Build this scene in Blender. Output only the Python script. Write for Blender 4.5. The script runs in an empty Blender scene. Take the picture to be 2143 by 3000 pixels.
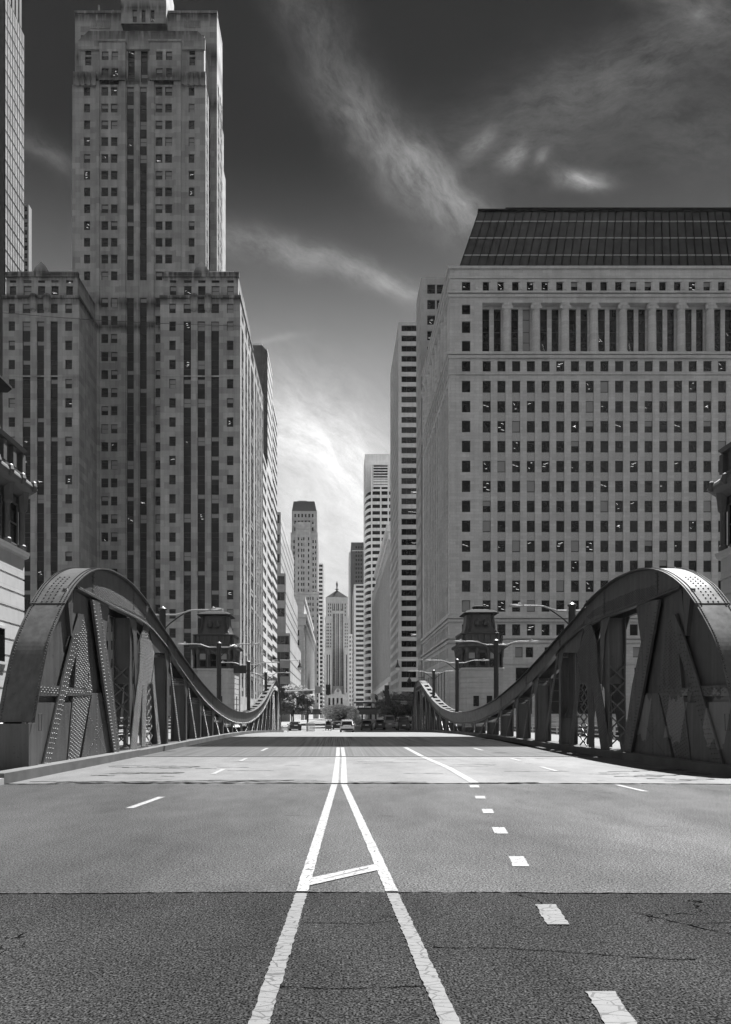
import bpy, math, random
from mathutils import Vector
R = math.radians
random.seed(7)
sc = bpy.context.scene
col = sc.collection

# ------------------------------------------------------------------ camera
CAMH = 1.5
cam_d = bpy.data.cameras.new('camera'); cam = bpy.data.objects.new('camera', cam_d); col.objects.link(cam)
cam.location = (0, 0, CAMH); cam.rotation_euler = (R(90), 0, 0)
cam_d.sensor_fit = 'HORIZONTAL'; cam_d.sensor_width = 24; cam_d.lens = 24
cam_d.shift_x = (1071.5-990)/2143; cam_d.shift_y = (2097-1500)/2143
cam_d.clip_start = 0.1; cam_d.clip_end = 6000
sc.camera = cam
sc.render.resolution_x = 731; sc.render.resolution_y = 1024

# ------------------------------------------------------------------ sun, sky, exposure
SUN_AZ, SUN_EL = 24.0, 60.5          # azimuth to the right of straight ahead (+Y)
sd = bpy.data.lights.new('sun', 'SUN'); sd.energy = 5.0; sd.angle = R(0.53); sd.color = (1, 1, 1)
sun = bpy.data.objects.new('sun', sd); col.objects.link(sun)
sdir = Vector((math.sin(R(SUN_AZ))*math.cos(R(SUN_EL)), math.cos(R(SUN_AZ))*math.cos(R(SUN_EL)), math.sin(R(SUN_EL))))
sun.rotation_euler = (-sdir).to_track_quat('-Z', 'Y').to_euler()
sc.view_settings.view_transform = 'Standard'; sc.view_settings.look = 'None'
sc.view_settings.exposure = 1.55; sc.view_settings.gamma = 1

w = bpy.data.worlds.new('World'); sc.world = w; w.use_nodes = True
nt = w.node_tree; nt.nodes.clear(); N = nt.nodes.new; L = nt.links.new
def mth(op, a, b=None, c=None, clamp=False):
    n = N('ShaderNodeMath'); n.operation = op; n.use_clamp = clamp
    for i, v in enumerate((a, b, c)):
        if v is None: continue
        if isinstance(v, (int, float)): n.inputs[i].default_value = v
        else: L(v, n.inputs[i])
    return n.outputs[0]
out = N('ShaderNodeOutputWorld'); bg = N('ShaderNodeBackground'); L(bg.outputs[0], out.inputs[0])
sky = N('ShaderNodeTexSky'); sky.sky_type = 'NISHITA'; sky.sun_disc = False
sky.sun_elevation = R(SUN_EL); sky.sun_rotation = R(SUN_AZ); sky.air_density = 1.0; sky.dust_density = 0.0; sky.ozone_density = 1.0
sep = N('ShaderNodeSeparateColor'); L(sky.outputs[0], sep.inputs[0])
red = sep.outputs[0]                                    # black and white film behind a red filter sees the red light only
tc = N('ShaderNodeTexCoord'); sx = N('ShaderNodeSeparateXYZ'); L(tc.outputs['Generated'], sx.inputs[0])
vy = mth('MAXIMUM', sx.outputs[1], 0.05)
u = mth('DIVIDE', sx.outputs[0], vy); v = mth('DIVIDE', sx.outputs[2], vy)
cu = N('ShaderNodeCombineXYZ'); L(u, cu.inputs[0]); L(v, cu.inputs[1])
nz = N('ShaderNodeTexNoise'); nz.inputs['Scale'].default_value = 7; nz.inputs['Detail'].default_value = 9; L(cu.outputs[0], nz.inputs['Vector'])
vs = N('ShaderNodeVectorMath'); vs.operation = 'SUBTRACT'; L(nz.outputs['Color'], vs.inputs[0]); vs.inputs[1].default_value = (.5, .5, .5)
vm = N('ShaderNodeVectorMath'); vm.operation = 'MULTIPLY_ADD'; L(vs.outputs[0], vm.inputs[0]); vm.inputs[1].default_value = (.075, .075, 0); L(cu.outputs[0], vm.inputs[2])
UV = vm.outputs[0]
def blob(x, y, ang, ln, wd, amp, tex=1.0, sharp=2.0):
    """one cloud: a soft ellipse in the sky with combed fibres along it"""
    m = N('ShaderNodeMapping'); m.vector_type = 'TEXTURE'; L(UV, m.inputs[0])
    m.inputs['Location'].default_value = (x, y, 0); m.inputs['Rotation'].default_value = (0, 0, R(ang)); m.inputs['Scale'].default_value = (ln, wd, 1)
    l = N('ShaderNodeVectorMath'); l.operation = 'LENGTH'; L(m.outputs[0], l.inputs[0])
    g = mth('POWER', 2.718, mth('MULTIPLY', mth('POWER', l.outputs[1], 2.0), -1.0))
    n = N('ShaderNodeTexNoise'); n.inputs['Detail'].default_value = 12; n.inputs['Roughness'].default_value = .72; n.inputs['Scale'].default_value = 1.3
    m2 = N('ShaderNodeMapping'); m2.vector_type = 'TEXTURE'; L(UV, m2.inputs[0]); m2.inputs['Rotation'].default_value = (0, 0, R(ang-12))
    m2.inputs['Scale'].default_value = (.085, .035, 1); m2.inputs['Location'].default_value = (x*3, y, 0); L(m2.outputs[0], n.inputs['Vector'])
    t = mth('MULTIPLY_ADD', mth('SUBTRACT', n.outputs[0], .5), 4.2*tex, .9)
    t = mth('MAXIMUM', t, 0.0)
    return mth('MULTIPLY', mth('MULTIPLY', g, t), amp)
CL = [blob(-.02, .93, -66, .17, .040, .07), blob(.045, .80, -46, .10, .040, .13), blob(.125, .725, -42, .085, .034, .22),
      blob(.165, .70, -35, .04, .020, .12), blob(-.10, .64, -20, .10, .020, .13), blob(.02, .605, -20, .10, .020, .16), blob(.08, .575, -22, .05, .014, .10),
      blob(.194, .775, 52, .026, .010, .17), blob(.243, .766, 40, .026, .011, .20), blob(.287, .770, 40, .015, .007, .12), blob(.335, .742, -18, .036, .013, .24), blob(.345, .733, -25, .02, .010, .16),
      blob(-.40, .77, -32, .06, .018, .08), blob(-.085, .517, 2, .04, .005, .10, .4),
      blob(.42, .89, 24, .26, .065, .075), blob(.26, .80, 30, .17, .06, .045), blob(.46, .985, -30, .22, .03, .07), blob(.49, .955, 60, .015, .01, .09), blob(.50, .80, 10, .14, .06, .05),
      blob(-.03, .40, -25, .12, .065, .35, .9), blob(.0, .34, -32, .16, .05, .45, .9), blob(-.03, .27, -20, .18, .05, .30, .8), blob(-.12, .17, 5, .2, .06, .3, .7)]
tot = CL[0]
for c in CL[1:]: tot = mth('ADD', tot, c)
front = mth('MULTIPLY', mth('SUBTRACT', sx.outputs[1], .15), 5.0, clamp=True)
tot = mth('MULTIPLY', tot, front)
gain = mth('MULTIPLY', mth('POWER', mth('MAXIMUM', red, 0.0), 1.5), .075)   # contrasty film
def sstep(x, lo, hi):
    n = N('ShaderNodeMapRange'); n.interpolation_type = 'SMOOTHSTEP'; L(x, n.inputs[0])
    n.inputs[1].default_value = lo; n.inputs[2].default_value = hi; n.inputs[3].default_value = 0; n.inputs[4].default_value = 1; return n.outputs[0]
# a pale haze bank low over the end of the street, and broken bright cloud added unseen behind the camera to lighten the facing facades
low = mth('SUBTRACT', 1.0, sstep(sx.outputs[2], .28, .62))
az = mth('POWER', 2.718, mth('MULTIPLY', mth('POWER', mth('DIVIDE', sx.outputs[0], .52), 2.0), -1.0))
bank = mth('MULTIPLY', mth('MULTIPLY', low, front), mth('MULTIPLY_ADD', az, .75, .25))
rn = N('ShaderNodeTexNoise'); rn.inputs['Scale'].default_value = 2.2; rn.inputs['Detail'].default_value = 7; L(tc.outputs['Generated'], rn.inputs['Vector'])
rear = mth('MULTIPLY', mth('MULTIPLY', sstep(rn.outputs[0], .42, .70), mth('MULTIPLY', sx.outputs[1], -3.0, clamp=True)), sstep(sx.outputs[2], .0, .15))
SKY = mth('ADD', mth('ADD', gain, mth('MULTIPLY', tot, 5.0)), mth('ADD', mth('MULTIPLY', bank, 3.0), mth('MULTIPLY', rear, 7.0)))
L(SKY, bg.inputs['Color']); bg.inputs['Strength'].default_value = 0.053

# ------------------------------------------------------------------ naming helpers
def tag(o, label=None, cat=None, group=None, kind=None):
    if label: o['label'] = label
    if cat: o['category'] = cat
    if group: o['group'] = group
    if kind: o['kind'] = kind
    return o
def empty(name, loc=(0, 0, 0), label=None, cat=None, group=None):
    o = bpy.data.objects.new(name, None); o.location = loc; o.empty_display_size = .5; col.objects.link(o)
    return tag(o, label, cat, group)
def wloc(o):
    v = Vector((0, 0, 0))
    while o is not None: v += o.location; o = o.parent
    return v
def kids(o): return [c for c in ALLKIDS.get(o.name, [])]
ALLKIDS = {}
def put(o, parent):
    col.objects.link(o)
    if parent is not None:
        o.parent = parent; ALLKIDS.setdefault(parent.name, []).append(o)
    return o
def copy_tree(o, parent=None, label=None, loc=None, rz=None, scale=None):
    c = o.copy(); put(c, parent)
    if label: c['label'] = label
    if loc is not None: c.location = loc
    if rz is not None: c.rotation_euler = (0, 0, rz)
    if scale is not None: c.scale = scale
    for ch in kids(o): copy_tree(ch, c)
    return c

# ------------------------------------------------------------------ mesh builder
def extend(o, mb):
    """weld raised detail (rivet heads) into the mesh of the part that carries it"""
    me = o.data; off = wloc(o); n = len(me.vertices)
    v = [tuple(q.co) for q in me.vertices]+[(p[0]-off.x, p[1]-off.y, p[2]-off.z) for p in mb.v]; f = [tuple(p.vertices) for p in me.polygons]+[tuple(k+n for k in q) for q in mb.f]
    m2 = bpy.data.meshes.new(me.name); m2.from_pydata(v, [], f)
    for mt in me.materials: m2.materials.append(mt)
    m2.update(); o.data = m2
class MB:
    def __init__(s): s.v = []; s.f = []; s.m = []
    def quad(s, a, b, c, d, m=0): s.poly((a, b, c, d), m)
    def poly(s, pts, m=0):
        i = len(s.v); s.v += [tuple(p) for p in pts]; s.f.append(tuple(range(i, i+len(pts)))); s.m.append(m)
    def box(s, x0, x1, y0, y1, z0, z1, m=0):
        i = len(s.v)
        s.v += [(x0,y0,z0),(x1,y0,z0),(x1,y1,z0),(x0,y1,z0),(x0,y0,z1),(x1,y0,z1),(x1,y1,z1),(x0,y1,z1)]
        for f in ((0,3,2,1),(4,5,6,7),(0,1,5,4),(1,2,6,5),(2,3,7,6),(3,0,4,7)): s.f.append(tuple(i+k for k in f)); s.m.append(m)
    def prism(s, pts, axis, a, b, m=0):
        """polygon pts (2D) pushed along axis from a to b. axis 0: pts are (y,z); 1: (x,z); 2: (x,y)"""
        def P(p, t): return {0: (t, p[0], p[1]), 1: (p[0], t, p[1]), 2: (p[0], p[1], t)}[axis]
        n = len(pts); i = len(s.v)
        s.v += [P(p, a) for p in pts] + [P(p, b) for p in pts]
        s.f.append(tuple(range(i, i+n))[::-1]); s.f.append(tuple(range(i+n, i+2*n))); s.m += [m, m]
        for k in range(n):
            k2 = (k+1) % n; s.f.append((i+k, i+k2, i+n+k2, i+n+k)); s.m.append(m)
    def rings(s, rs, m=0, cap=True):
        """list of closed rings with equal counts"""
        i = len(s.v); n = len(rs[0])
        for r in rs: s.v += [tuple(p) for p in r]
        for a in range(len(rs)-1):
            for k in range(n):
                k2 = (k+1) % n; s.f.append((i+a*n+k, i+a*n+k2, i+(a+1)*n+k2, i+(a+1)*n+k)); s.m.append(m)
        if cap:
            s.f.append(tuple(range(i, i+n))[::-1]); s.m.append(m)
            j = i+(len(rs)-1)*n; s.f.append(tuple(range(j, j+n))); s.m.append(m)
    def tube(s, pts, r, n=8, m=0):
        pts = [Vector(p) for p in pts]; rs = []
        rr = r if isinstance(r, (list, tuple)) else [r]*len(pts)
        for i, p in enumerate(pts):
            t = (pts[min(i+1, len(pts)-1)]-pts[max(i-1, 0)]).normalized()
            up = Vector((0, 0, 1)) if abs(t.z) < .9 else Vector((0, 1, 0))
            a = t.cross(up).normalized(); b = a.cross(t).normalized()
            rs.append([p+a*rr[i]*math.cos(2*math.pi*k/n)+b*rr[i]*math.sin(2*math.pi*k/n) for k in range(n)])
        s.rings(rs, m)
    def lathe(s, c, prof, n=16, m=0):
        s.rings([[(c[0]+r*math.cos(2*math.pi*k/n), c[1]+r*math.sin(2*math.pi*k/n), c[2]+z) for k in range(n)] for r, z in prof], m)
    def bar(s, p, q, wx, t, m=0):
        """flat bar between two points lying in a y-z plane; t = thickness along x, wx = width in plane"""
        p = Vector(p); q = Vector(q); d = (q-p).normalized(); n = d.cross(Vector((1, 0, 0)))
        n = n.normalized()*wx/2 if n.length > 1e-6 else Vector((0, 0, wx/2))
        X = Vector((t/2, 0, 0)); s.rings([[p-n-X, p+n-X, p+n+X, p-n+X], [q-n-X, q+n-X, q+n+X, q-n+X]], m)
    def build(s, name, mats, parent=None, kind=None, smooth=False, label=None):
        if not isinstance(mats, (list, tuple)): mats = [mats]
        off = wloc(parent) if parent is not None else Vector((0, 0, 0))
        me = bpy.data.meshes.new(name)
        me.from_pydata([(p[0]-off.x, p[1]-off.y, p[2]-off.z) for p in s.v], [], s.f)
        for mt in mats: me.materials.append(mt)
        if len(mats) > 1: me.polygons.foreach_set('material_index', s.m)
        if smooth: me.polygons.foreach_set('use_smooth', [True]*len(me.polygons))
        me.update()
        o = bpy.data.objects.new(name, me); put(o, parent)
        if kind: o['kind'] = kind
        if label: o['label'] = label
        return o

# ------------------------------------------------------------------ materials
def mat(name):
    m = bpy.data.materials.new(name); m.use_nodes = True; t = m.node_tree; b = t.nodes['Principled BSDF']
    return m, t, b
def vv(x): return (x, x, x, 1)
def tnoise(t, scale, detail=4, vec=None, stretch=None, rough=.55):
    n = t.nodes.new('ShaderNodeTexNoise'); n.inputs['Scale'].default_value = scale; n.inputs['Detail'].default_value = detail; n.inputs['Roughness'].default_value = rough
    g = t.nodes.new('ShaderNodeNewGeometry')
    src = vec if vec is not None else g.outputs['Position']
    if stretch:
        m = t.nodes.new('ShaderNodeMapping'); m.inputs['Scale'].default_value = stretch; t.links.new(src, m.inputs[0]); src = m.outputs[0]
    t.links.new(src, n.inputs['Vector']); return n.outputs[0]
def tm(t, op, a, b=None, c=None, clamp=False):
    n = t.nodes.new('ShaderNodeMath'); n.operation = op; n.use_clamp = clamp
    for i, x in enumerate((a, b, c)):
        if x is None: continue
        if isinstance(x, (int, float)): n.inputs[i].default_value = x
        else: t.links.new(x, n.inputs[i])
    return n.outputs[0]
def grey(t, b, val):
    t.links.new(val, b.inputs['Base Color'])
def bump(t, b, h, strength, dist):
    n = t.nodes.new('ShaderNodeBump'); n.inputs['Strength'].default_value = strength; n.inputs['Distance'].default_value = dist
    t.links.new(h, n.inputs['Height']); t.links.new(n.outputs[0], b.inputs['Normal'])
def wallvec(t):
    g = t.nodes.new('ShaderNodeNewGeometry'); s = t.nodes.new('ShaderNodeSeparateXYZ'); t.links.new(g.outputs['Position'], s.inputs[0])
    c = t.nodes.new('ShaderNodeCombineXYZ'); t.links.new(tm(t, 'ADD', s.outputs[0], s.outputs[1]), c.inputs[0]); t.links.new(s.outputs[2], c.inputs[1])
    return c.outputs[0], s.outputs[2]
def M_stone(name, v, bw=1.6, bh=.75, var=.16, joint=.75, rough=.85, streak=.25, zdirt=None):
    m, t, b = mat(name); vec, z = wallvec(t)
    br = t.nodes.new('ShaderNodeTexBrick'); t.links.new(vec, br.inputs['Vector']); br.inputs['Scale'].default_value = 1
    br.inputs['Brick Width'].default_value = bw; br.inputs['Row Height'].default_value = bh; br.inputs['Mortar Size'].default_value = .018
    br.inputs['Color1'].default_value = vv(1-var); br.inputs['Color2'].default_value = vv(1+var); br.inputs['Mortar'].default_value = vv(joint); br.inputs['Bias'].default_value = 0
    n1 = tm(t, 'MULTIPLY_ADD', tnoise(t, .16, 5), .5, .75)
    n2 = tm(t, 'MULTIPLY_ADD', tnoise(t, 1, 5, stretch=(1.2, 1.2, .06)), streak*2, 1-streak)
    n3 = tm(t, 'MULTIPLY_ADD', tnoise(t, 3, 4), .3, .85)
    x = tm(t, 'MULTIPLY', tm(t, 'MULTIPLY', n1, n2), tm(t, 'MULTIPLY', n3, v))
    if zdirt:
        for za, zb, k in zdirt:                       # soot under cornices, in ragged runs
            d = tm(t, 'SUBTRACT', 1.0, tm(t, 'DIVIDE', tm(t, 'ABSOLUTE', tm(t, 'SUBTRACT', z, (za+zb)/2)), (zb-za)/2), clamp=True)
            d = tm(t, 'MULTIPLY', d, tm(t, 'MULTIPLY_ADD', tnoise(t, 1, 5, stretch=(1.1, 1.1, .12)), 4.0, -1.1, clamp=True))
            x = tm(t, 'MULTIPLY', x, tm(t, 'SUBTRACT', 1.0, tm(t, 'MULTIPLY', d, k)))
    mx = t.nodes.new('ShaderNodeMix'); mx.data_type = 'RGBA'; mx.blend_type = 'MULTIPLY'; mx.inputs[0].default_value = 1
    t.links.new(br.outputs[0], mx.inputs[6]); t.links.new(x, mx.inputs[7]); t.links.new(mx.outputs[2], b.inputs['Base Color'])
    b.inputs['Roughness'].default_value = rough; b.inputs['Specular IOR Level'].default_value = .3
    return m
def M_plain(name, v, rough=.6, var=.2, scale=2, metal=0, spec=.5, bmp=0):
    m, t, b = mat(name)
    grey(t, b, tm(t, 'MULTIPLY', tm(t, 'MULTIPLY_ADD', tnoise(t, scale, 5), 2*var, 1-var), v))
    b.inputs['Roughness'].default_value = rough; b.inputs['Metallic'].default_value = metal; b.inputs['Specular IOR Level'].default_value = spec
    if bmp: bump(t, b, tnoise(t, scale*6, 3), bmp, .01)
    return m
def M_glass(name, v=.02, rough=.06, wav=.03):
    m, t, b = mat(name); grey(t, b, tm(t, 'MULTIPLY', tm(t, 'MULTIPLY_ADD', tnoise(t, .35, 2), 1.6, .2), v))
    b.inputs['Roughness'].default_value = rough; b.inputs['Specular IOR Level'].default_value = .5
    bump(t, b, tnoise(t, .8, 2), wav, .3)
    return m
def M_emit(name, v):
    m, t, b = mat(name); b.inputs['Base Color'].default_value = vv(.8); b.inputs['Emission Color'].default_value = vv(1); b.inputs['Emission Strength'].default_value = v
    return m
def M_steel(name, v, rough=.42, dirt=.6):
    m, t, b = mat(name)
    a = tm(t, 'MULTIPLY_ADD', tnoise(t, .9, 6), dirt, 1-dirt/2)
    s = tm(t, 'MULTIPLY_ADD', tnoise(t, 2.2, 6, stretch=(1, 1, .25), rough=.65), dirt*1.2, 1-dirt*.6)
    sp = tm(t, 'GREATER_THAN', tnoise(t, 9, 6, rough=.7), .64)
    run = tm(t, 'MULTIPLY_ADD', tnoise(t, 7, 5, stretch=(1, 1, .05), rough=.6), 1.4, .3)
    val = tm(t, 'MULTIPLY', tm(t, 'MULTIPLY', tm(t, 'MULTIPLY', a, s), run), v*1.05)
    val = tm(t, 'MULTIPLY', val, tm(t, 'SUBTRACT', 1.0, tm(t, 'MULTIPLY', sp, .45)))
    grey(t, b, val); t.links.new(tm(t, 'MULTIPLY_ADD', tnoise(t, 3, 5), .3, rough-.15), b.inputs['Roughness'])
    b.inputs['Specular IOR Level'].default_value = .32
    bump(t, b, tnoise(t, 40, 3), .12, .004)
    return m
STEEL = M_steel('bridge_paint', .068); 
STEEL_TOP = STEEL
STEEL_P = M_steel('bridge_paint_patched', .068)
t_ = STEEL_P.node_tree; b_ = t_.nodes['Principled BSDF']; lk = b_.inputs['Base Color'].links[0].from_socket
g_ = t_.nodes.new('ShaderNodeNewGeometry'); s_ = t_.nodes.new('ShaderNodeSeparateXYZ'); t_.links.new(g_.outputs['Position'], s_.inputs[0])
wob = tm(t_, 'MULTIPLY', tm(t_, 'SUBTRACT', tnoise(t_, 2.5, 4), .5), 1.6)
hgt = tm(t_, 'LESS_THAN', tm(t_, 'ADD', s_.outputs[2], wob), 2.1); low_ = tm(t_, 'GREATER_THAN', tm(t_, 'ADD', s_.outputs[2], wob), .75)
band_ = tm(t_, 'GREATER_THAN', tm(t_, 'SINE', tm(t_, 'MULTIPLY_ADD', s_.outputs[1], 2.6, tm(t_, 'MULTIPLY', s_.outputs[2], .9))), .1)
k_ = tm(t_, 'MULTIPLY', tm(t_, 'MULTIPLY', hgt, low_), band_)                    # primer patches rolled over old graffiti
t_.links.new(tm(t_, 'ADD', lk, tm(t_, 'MULTIPLY', k_, .09)), b_.inputs['Base Color'])
POLE = M_steel('lamp_pole_paint', .035, .4); FIX = M_plain('lamp_head_metal', .5, .35)
GLASS = M_glass('window_glass', .008, .1, .01); GLASS.node_tree.nodes['Principled BSDF'].inputs['Specular IOR Level'].default_value = .25; GLASS_M = M_glass('window_glass_grey', .045, .2); GLASS_W = M_glass('tower_glass', .05, .04)
BLIND = M_plain('window_blind', .30, .8, .1, 1); FRAME = M_plain('window_frame_paint', .06, .5)
LIT = M_emit('office_light', .55)
SPAND = M_plain('dark_spandrel', .008, .5, .3, .6); SPAND_L = M_plain('ornate_spandrel', .46, .8, .6, 4.5)
CONC = M_plain('concrete', .30, .9, .25, 1.5, bmp=.2); ROOFM = M_plain('roof_tar', .08, .9)
DARK = M_plain('dark_metal', .03, .5); WHITE = M_plain('white_paint', .7, .5, .05)

# ------------------------------------------------------------------ survey helpers: photograph direction + real distance -> place
F_PX = 2143.0
def X(px, Y): return (px-990)/F_PX*Y
def Z(py, Y): return CAMH+(2097-py)/F_PX*Y

# ------------------------------------------------------------------ facades
WM = {}
def win_mesh(w_, h, var, style, mats):
    k = (round(w_, 2), round(h, 2), var, style, mats[0].name)
    if k in WM: return WM[k]
    b = MB(); fw = min(.09, w_*.07); x0, x1 = -w_/2, w_/2
    b.quad((x0, 0, 0), (x1, 0, 0), (x1, 0, h), (x0, 0, h), 0)
    def fr(a0, a1, c0, c1): b.box(a0, a1, -.06, -.004, c0, c1, 1)
    fr(x0, x0+fw, 0, h); fr(x1-fw, x1, 0, h); fr(x0+fw, x1-fw, 0, fw); fr(x0+fw, x1-fw, h-fw, h)
    if style == 'sash': fr(x0+fw, x1-fw, h*.5-fw*.4, h*.5+fw*.4)
    if style == 'band':
        n = max(2, int(w_/1.6))
        for i in range(1, n): fr(x0+w_*i/n-.03, x0+w_*i/n+.03, fw, h-fw)
    if style == 'tall':
        for q in (.27, .5, .77): fr(x0+fw, x1-fw, h*q-.05, h*q+.05)
    r = random.Random(hash((var, round(w_*10), round(h*10))) & 0xffff)
    if var in (1, 2):                                   # a roller blind, half or nearly down
        q = {1: .55, 2: .08}[var]; b.quad((x0+fw, -.012, h*q), (x1-fw, -.012, h*q), (x1-fw, -.012, h-fw), (x0+fw, -.012, h-fw), 2)
    if var >= 3:                                        # glowing streaks painted for office lamps and for reflections in the panes
        r = random.Random(var*31+int(w_*9))
        for k in range(1+var % 3):
            a = x0+w_*(.1+.5*r.random()); zz = h*(.25+.6*r.random()); l = w_*r.uniform(.15, .4); s = r.choice((0, 0, -.15, .2, -.4))*h*.4; a = min(a, x1-l-.05)
            b.quad((a, -.012, zz), (a+l, -.012, zz+s), (a+l, -.012, zz+s+.04), (a, -.012, zz+.04), 3)
    me = bpy.data.meshes.new('window'); me.from_pydata(b.v, [], b.f)
    for m in (mats[0], mats[1], BLIND, LIT): me.materials.append(m)
    me.polygons.foreach_set('material_index', b.m); me.update(); WM[k] = me
    return me

class Bld:
    def __init__(s, name, loc, label, cat, wall, glass=GLASS, frame=FRAME, spand=SPAND, group=None, mix=(.70, .12, .07, .06, .05), style='sash'):
        s.root = empty(name, loc, label, cat, group); s.wall = MB(); s.trim = MB(); s.wins = []
        s.mw, s.mg, s.mf, s.ms = wall, glass, frame, spand; s.mix = mix; s.style = style; s.mt = wall; s.dside = 0; s.r = random.Random(len(name)*7+int(abs(loc[0])*3+loc[1]))
    def facade(s, P0, n, W, z0, z1, cols, rows, d=.35, style=None):
        """a wall plane with real recessed openings. cols: (u0,u1,kind) kind w = holes, s = slot with spandrels; rows: (za,zb)"""
        ux, uy = -n[1], n[0]
        def P(u_, z, dd): return (P0[0]+ux*u_-n[0]*dd, P0[1]+uy*u_-n[1]*dd, z)
        cols = sorted(cols); rows = sorted(r for r in rows if r[0] >= z0-.01 and r[1] <= z1+.01)
        def rect(mb, ua, ub, za, zb, dd, m=0):
            if ub-ua > 1e-4 and zb-za > 1e-4: mb.quad(P(ua, za, dd), P(ub, za, dd), P(ub, zb, dd), P(ua, zb, dd), m)
        def reveal(ua, ub, za, zb):
            s.wall.quad(P(ua, za, 0), P(ub, za, 0), P(ub, za, d), P(ua, za, d)); s.wall.quad(P(ua, zb, 0), P(ua, zb, d), P(ub, zb, d), P(ub, zb, 0))
            s.wall.quad(P(ua, za, 0), P(ua, za, d), P(ua, zb, d), P(ua, zb, 0)); s.wall.quad(P(ub, za, 0), P(ub, zb, 0), P(ub, zb, d), P(ub, za, d))
        cur = 0
        if not rows: rect(s.wall, 0, W, z0, z1, 0); return
        for c in cols:
            ua, ub, kind = c[:3]
            if ua < -1e-3 or ub > W+1e-3: continue
            rect(s.wall, cur, ua, z0, z1, 0); cur = ub
            if kind == 'w':
                zc = z0
                for za, zb in rows:
                    rect(s.wall, ua, ub, zc, za, 0); reveal(ua, ub, za, zb); zc = zb
                    s.addwin(P((ua+ub)/2, za, d-.05), n, ub-ua, zb-za, style or s.style)
                rect(s.wall, ua, ub, zc, z1, 0)
            else:
                za0, zb0 = rows[0][0], rows[-1][1]
                rect(s.wall, ua, ub, z0, za0, 0); rect(s.wall, ua, ub, zb0, z1, 0); reveal(ua, ub, za0, zb0)
                zc = None
                for za, zb in rows:
                    if zc is not None: rect(s.wall, ua, ub, zc, za, d*(.55 if kind == 's' else .62), 1)
                    s.addwin(P((ua+ub)/2, za, d-.05), n, ub-ua, zb-za, style or s.style); zc = zb
        rect(s.wall, cur, W, z0, z1, 0)
    def addwin(s, p, n, w_, h, style):
        if style == 'band' and n[0] != 0: style = 'plain'
        x = s.r.random(); var = 0
        for i, q in enumerate(s.mix):
            if x < q: var = i; break
            x -= q
        if var >= 3: var = 3+s.r.randrange(9)
        pp = Vector(p); dist = (pp-cam.location).length; px = 990+p[0]/p[1]*F_PX; py = 2097-(p[2]-CAMH)/p[1]*F_PX
        dirv = (cam.location-pp).normalized(); area = w_*h*max(0, dirv.x*n[0]+dirv.y*n[1])/dist**2
        if not (0 < px < 2143 and 0 < py < 2090): area = 0
        s.wins.append((area, p, n, w_, h, var, style))
    def mass(s, x0, x1, y0, y1, z0, z1, front=None, right=None, left=None, top=True, d=.35, style=None):
        def side(P0, n, W, spec):
            if spec is None: s.facade(P0, n, W, z0, z1, [], [])
            else: s.facade(P0, n, W, z0, z1, spec[0], spec[1], d if n[0] == 0 or not s.dside else s.dside, style)
        side((x0, y0), (0, -1), x1-x0, front)
        side((x1, y0), (1, 0), y1-y0, right)
        side((x0, y1), (-1, 0), y1-y0, left)
        s.wall.quad((x1, y1, z0), (x0, y1, z0), (x0, y1, z1), (x1, y1, z1))
        if top: s.wall.quad((x0, y0, z1), (x1, y0, z1), (x1, y1, z1), (x0, y1, z1))
    def finish(s, nmax=100):
        s.wall.build('wall', [s.mw, s.ms], s.root)
        if s.trim.f: s.trim.build('cornice', s.mt, s.root)
        s.wins.sort(key=lambda t: -t[0]); big = [q for q in s.wins if q[0] > 0][:nmax]; rest = s.wins[len(big):]
        off = s.root.location; rst = MB(); mats = [s.mg, s.mf, BLIND, LIT]
        for a, p, n, w_, h, var, st in big:
            me = win_mesh(w_, h, var, st, (s.mg, s.mf)); o = bpy.data.objects.new('window', me); put(o, s.root)
            o.location = (p[0]-off.x, p[1]-off.y, p[2]-off.z); o.rotation_euler = (0, 0, math.atan2(n[0], -n[1]))
        for a, p, n, w_, h, var, st in rest:
            me = win_mesh(w_, h, var, st, (s.mg, s.mf)); c, si = -n[1], n[0]; i = len(rst.v)
            for q in me.vertices: x, y, z = q.co; rst.v.append((p[0]+x*c-y*si, p[1]+x*si+y*c, p[2]+z))
            for f in me.polygons: rst.f.append(tuple(i+k for k in f.vertices)); rst.m.append(f.material_index)
        if rst.f: rst.build('window', mats, s.root, kind='stuff')
        return s.root
def reg(u0, u1, pitch, wd, kind='w', start=None):
    n = int((u1-u0)/pitch+1e-6); m = ((u1-u0)-n*pitch)/2; return [(u0+m+pitch*i+(pitch-wd)/2, u0+m+pitch*i+(pitch+wd)/2, kind) for i in range(n)]
def rws(z_lo, z_hi, pitch, h, top=None):
    """rows counted down from the top"""
    out_ = []; t = z_hi if top is None else top
    while t-h > z_lo: out_.append((t-h, t)); t -= pitch
    return out_
def pxc(lst, Y, x0): return [(X(a, Y)-x0, X(b, Y)-x0, k) for a, b, k in lst]

GND = -.9
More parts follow.
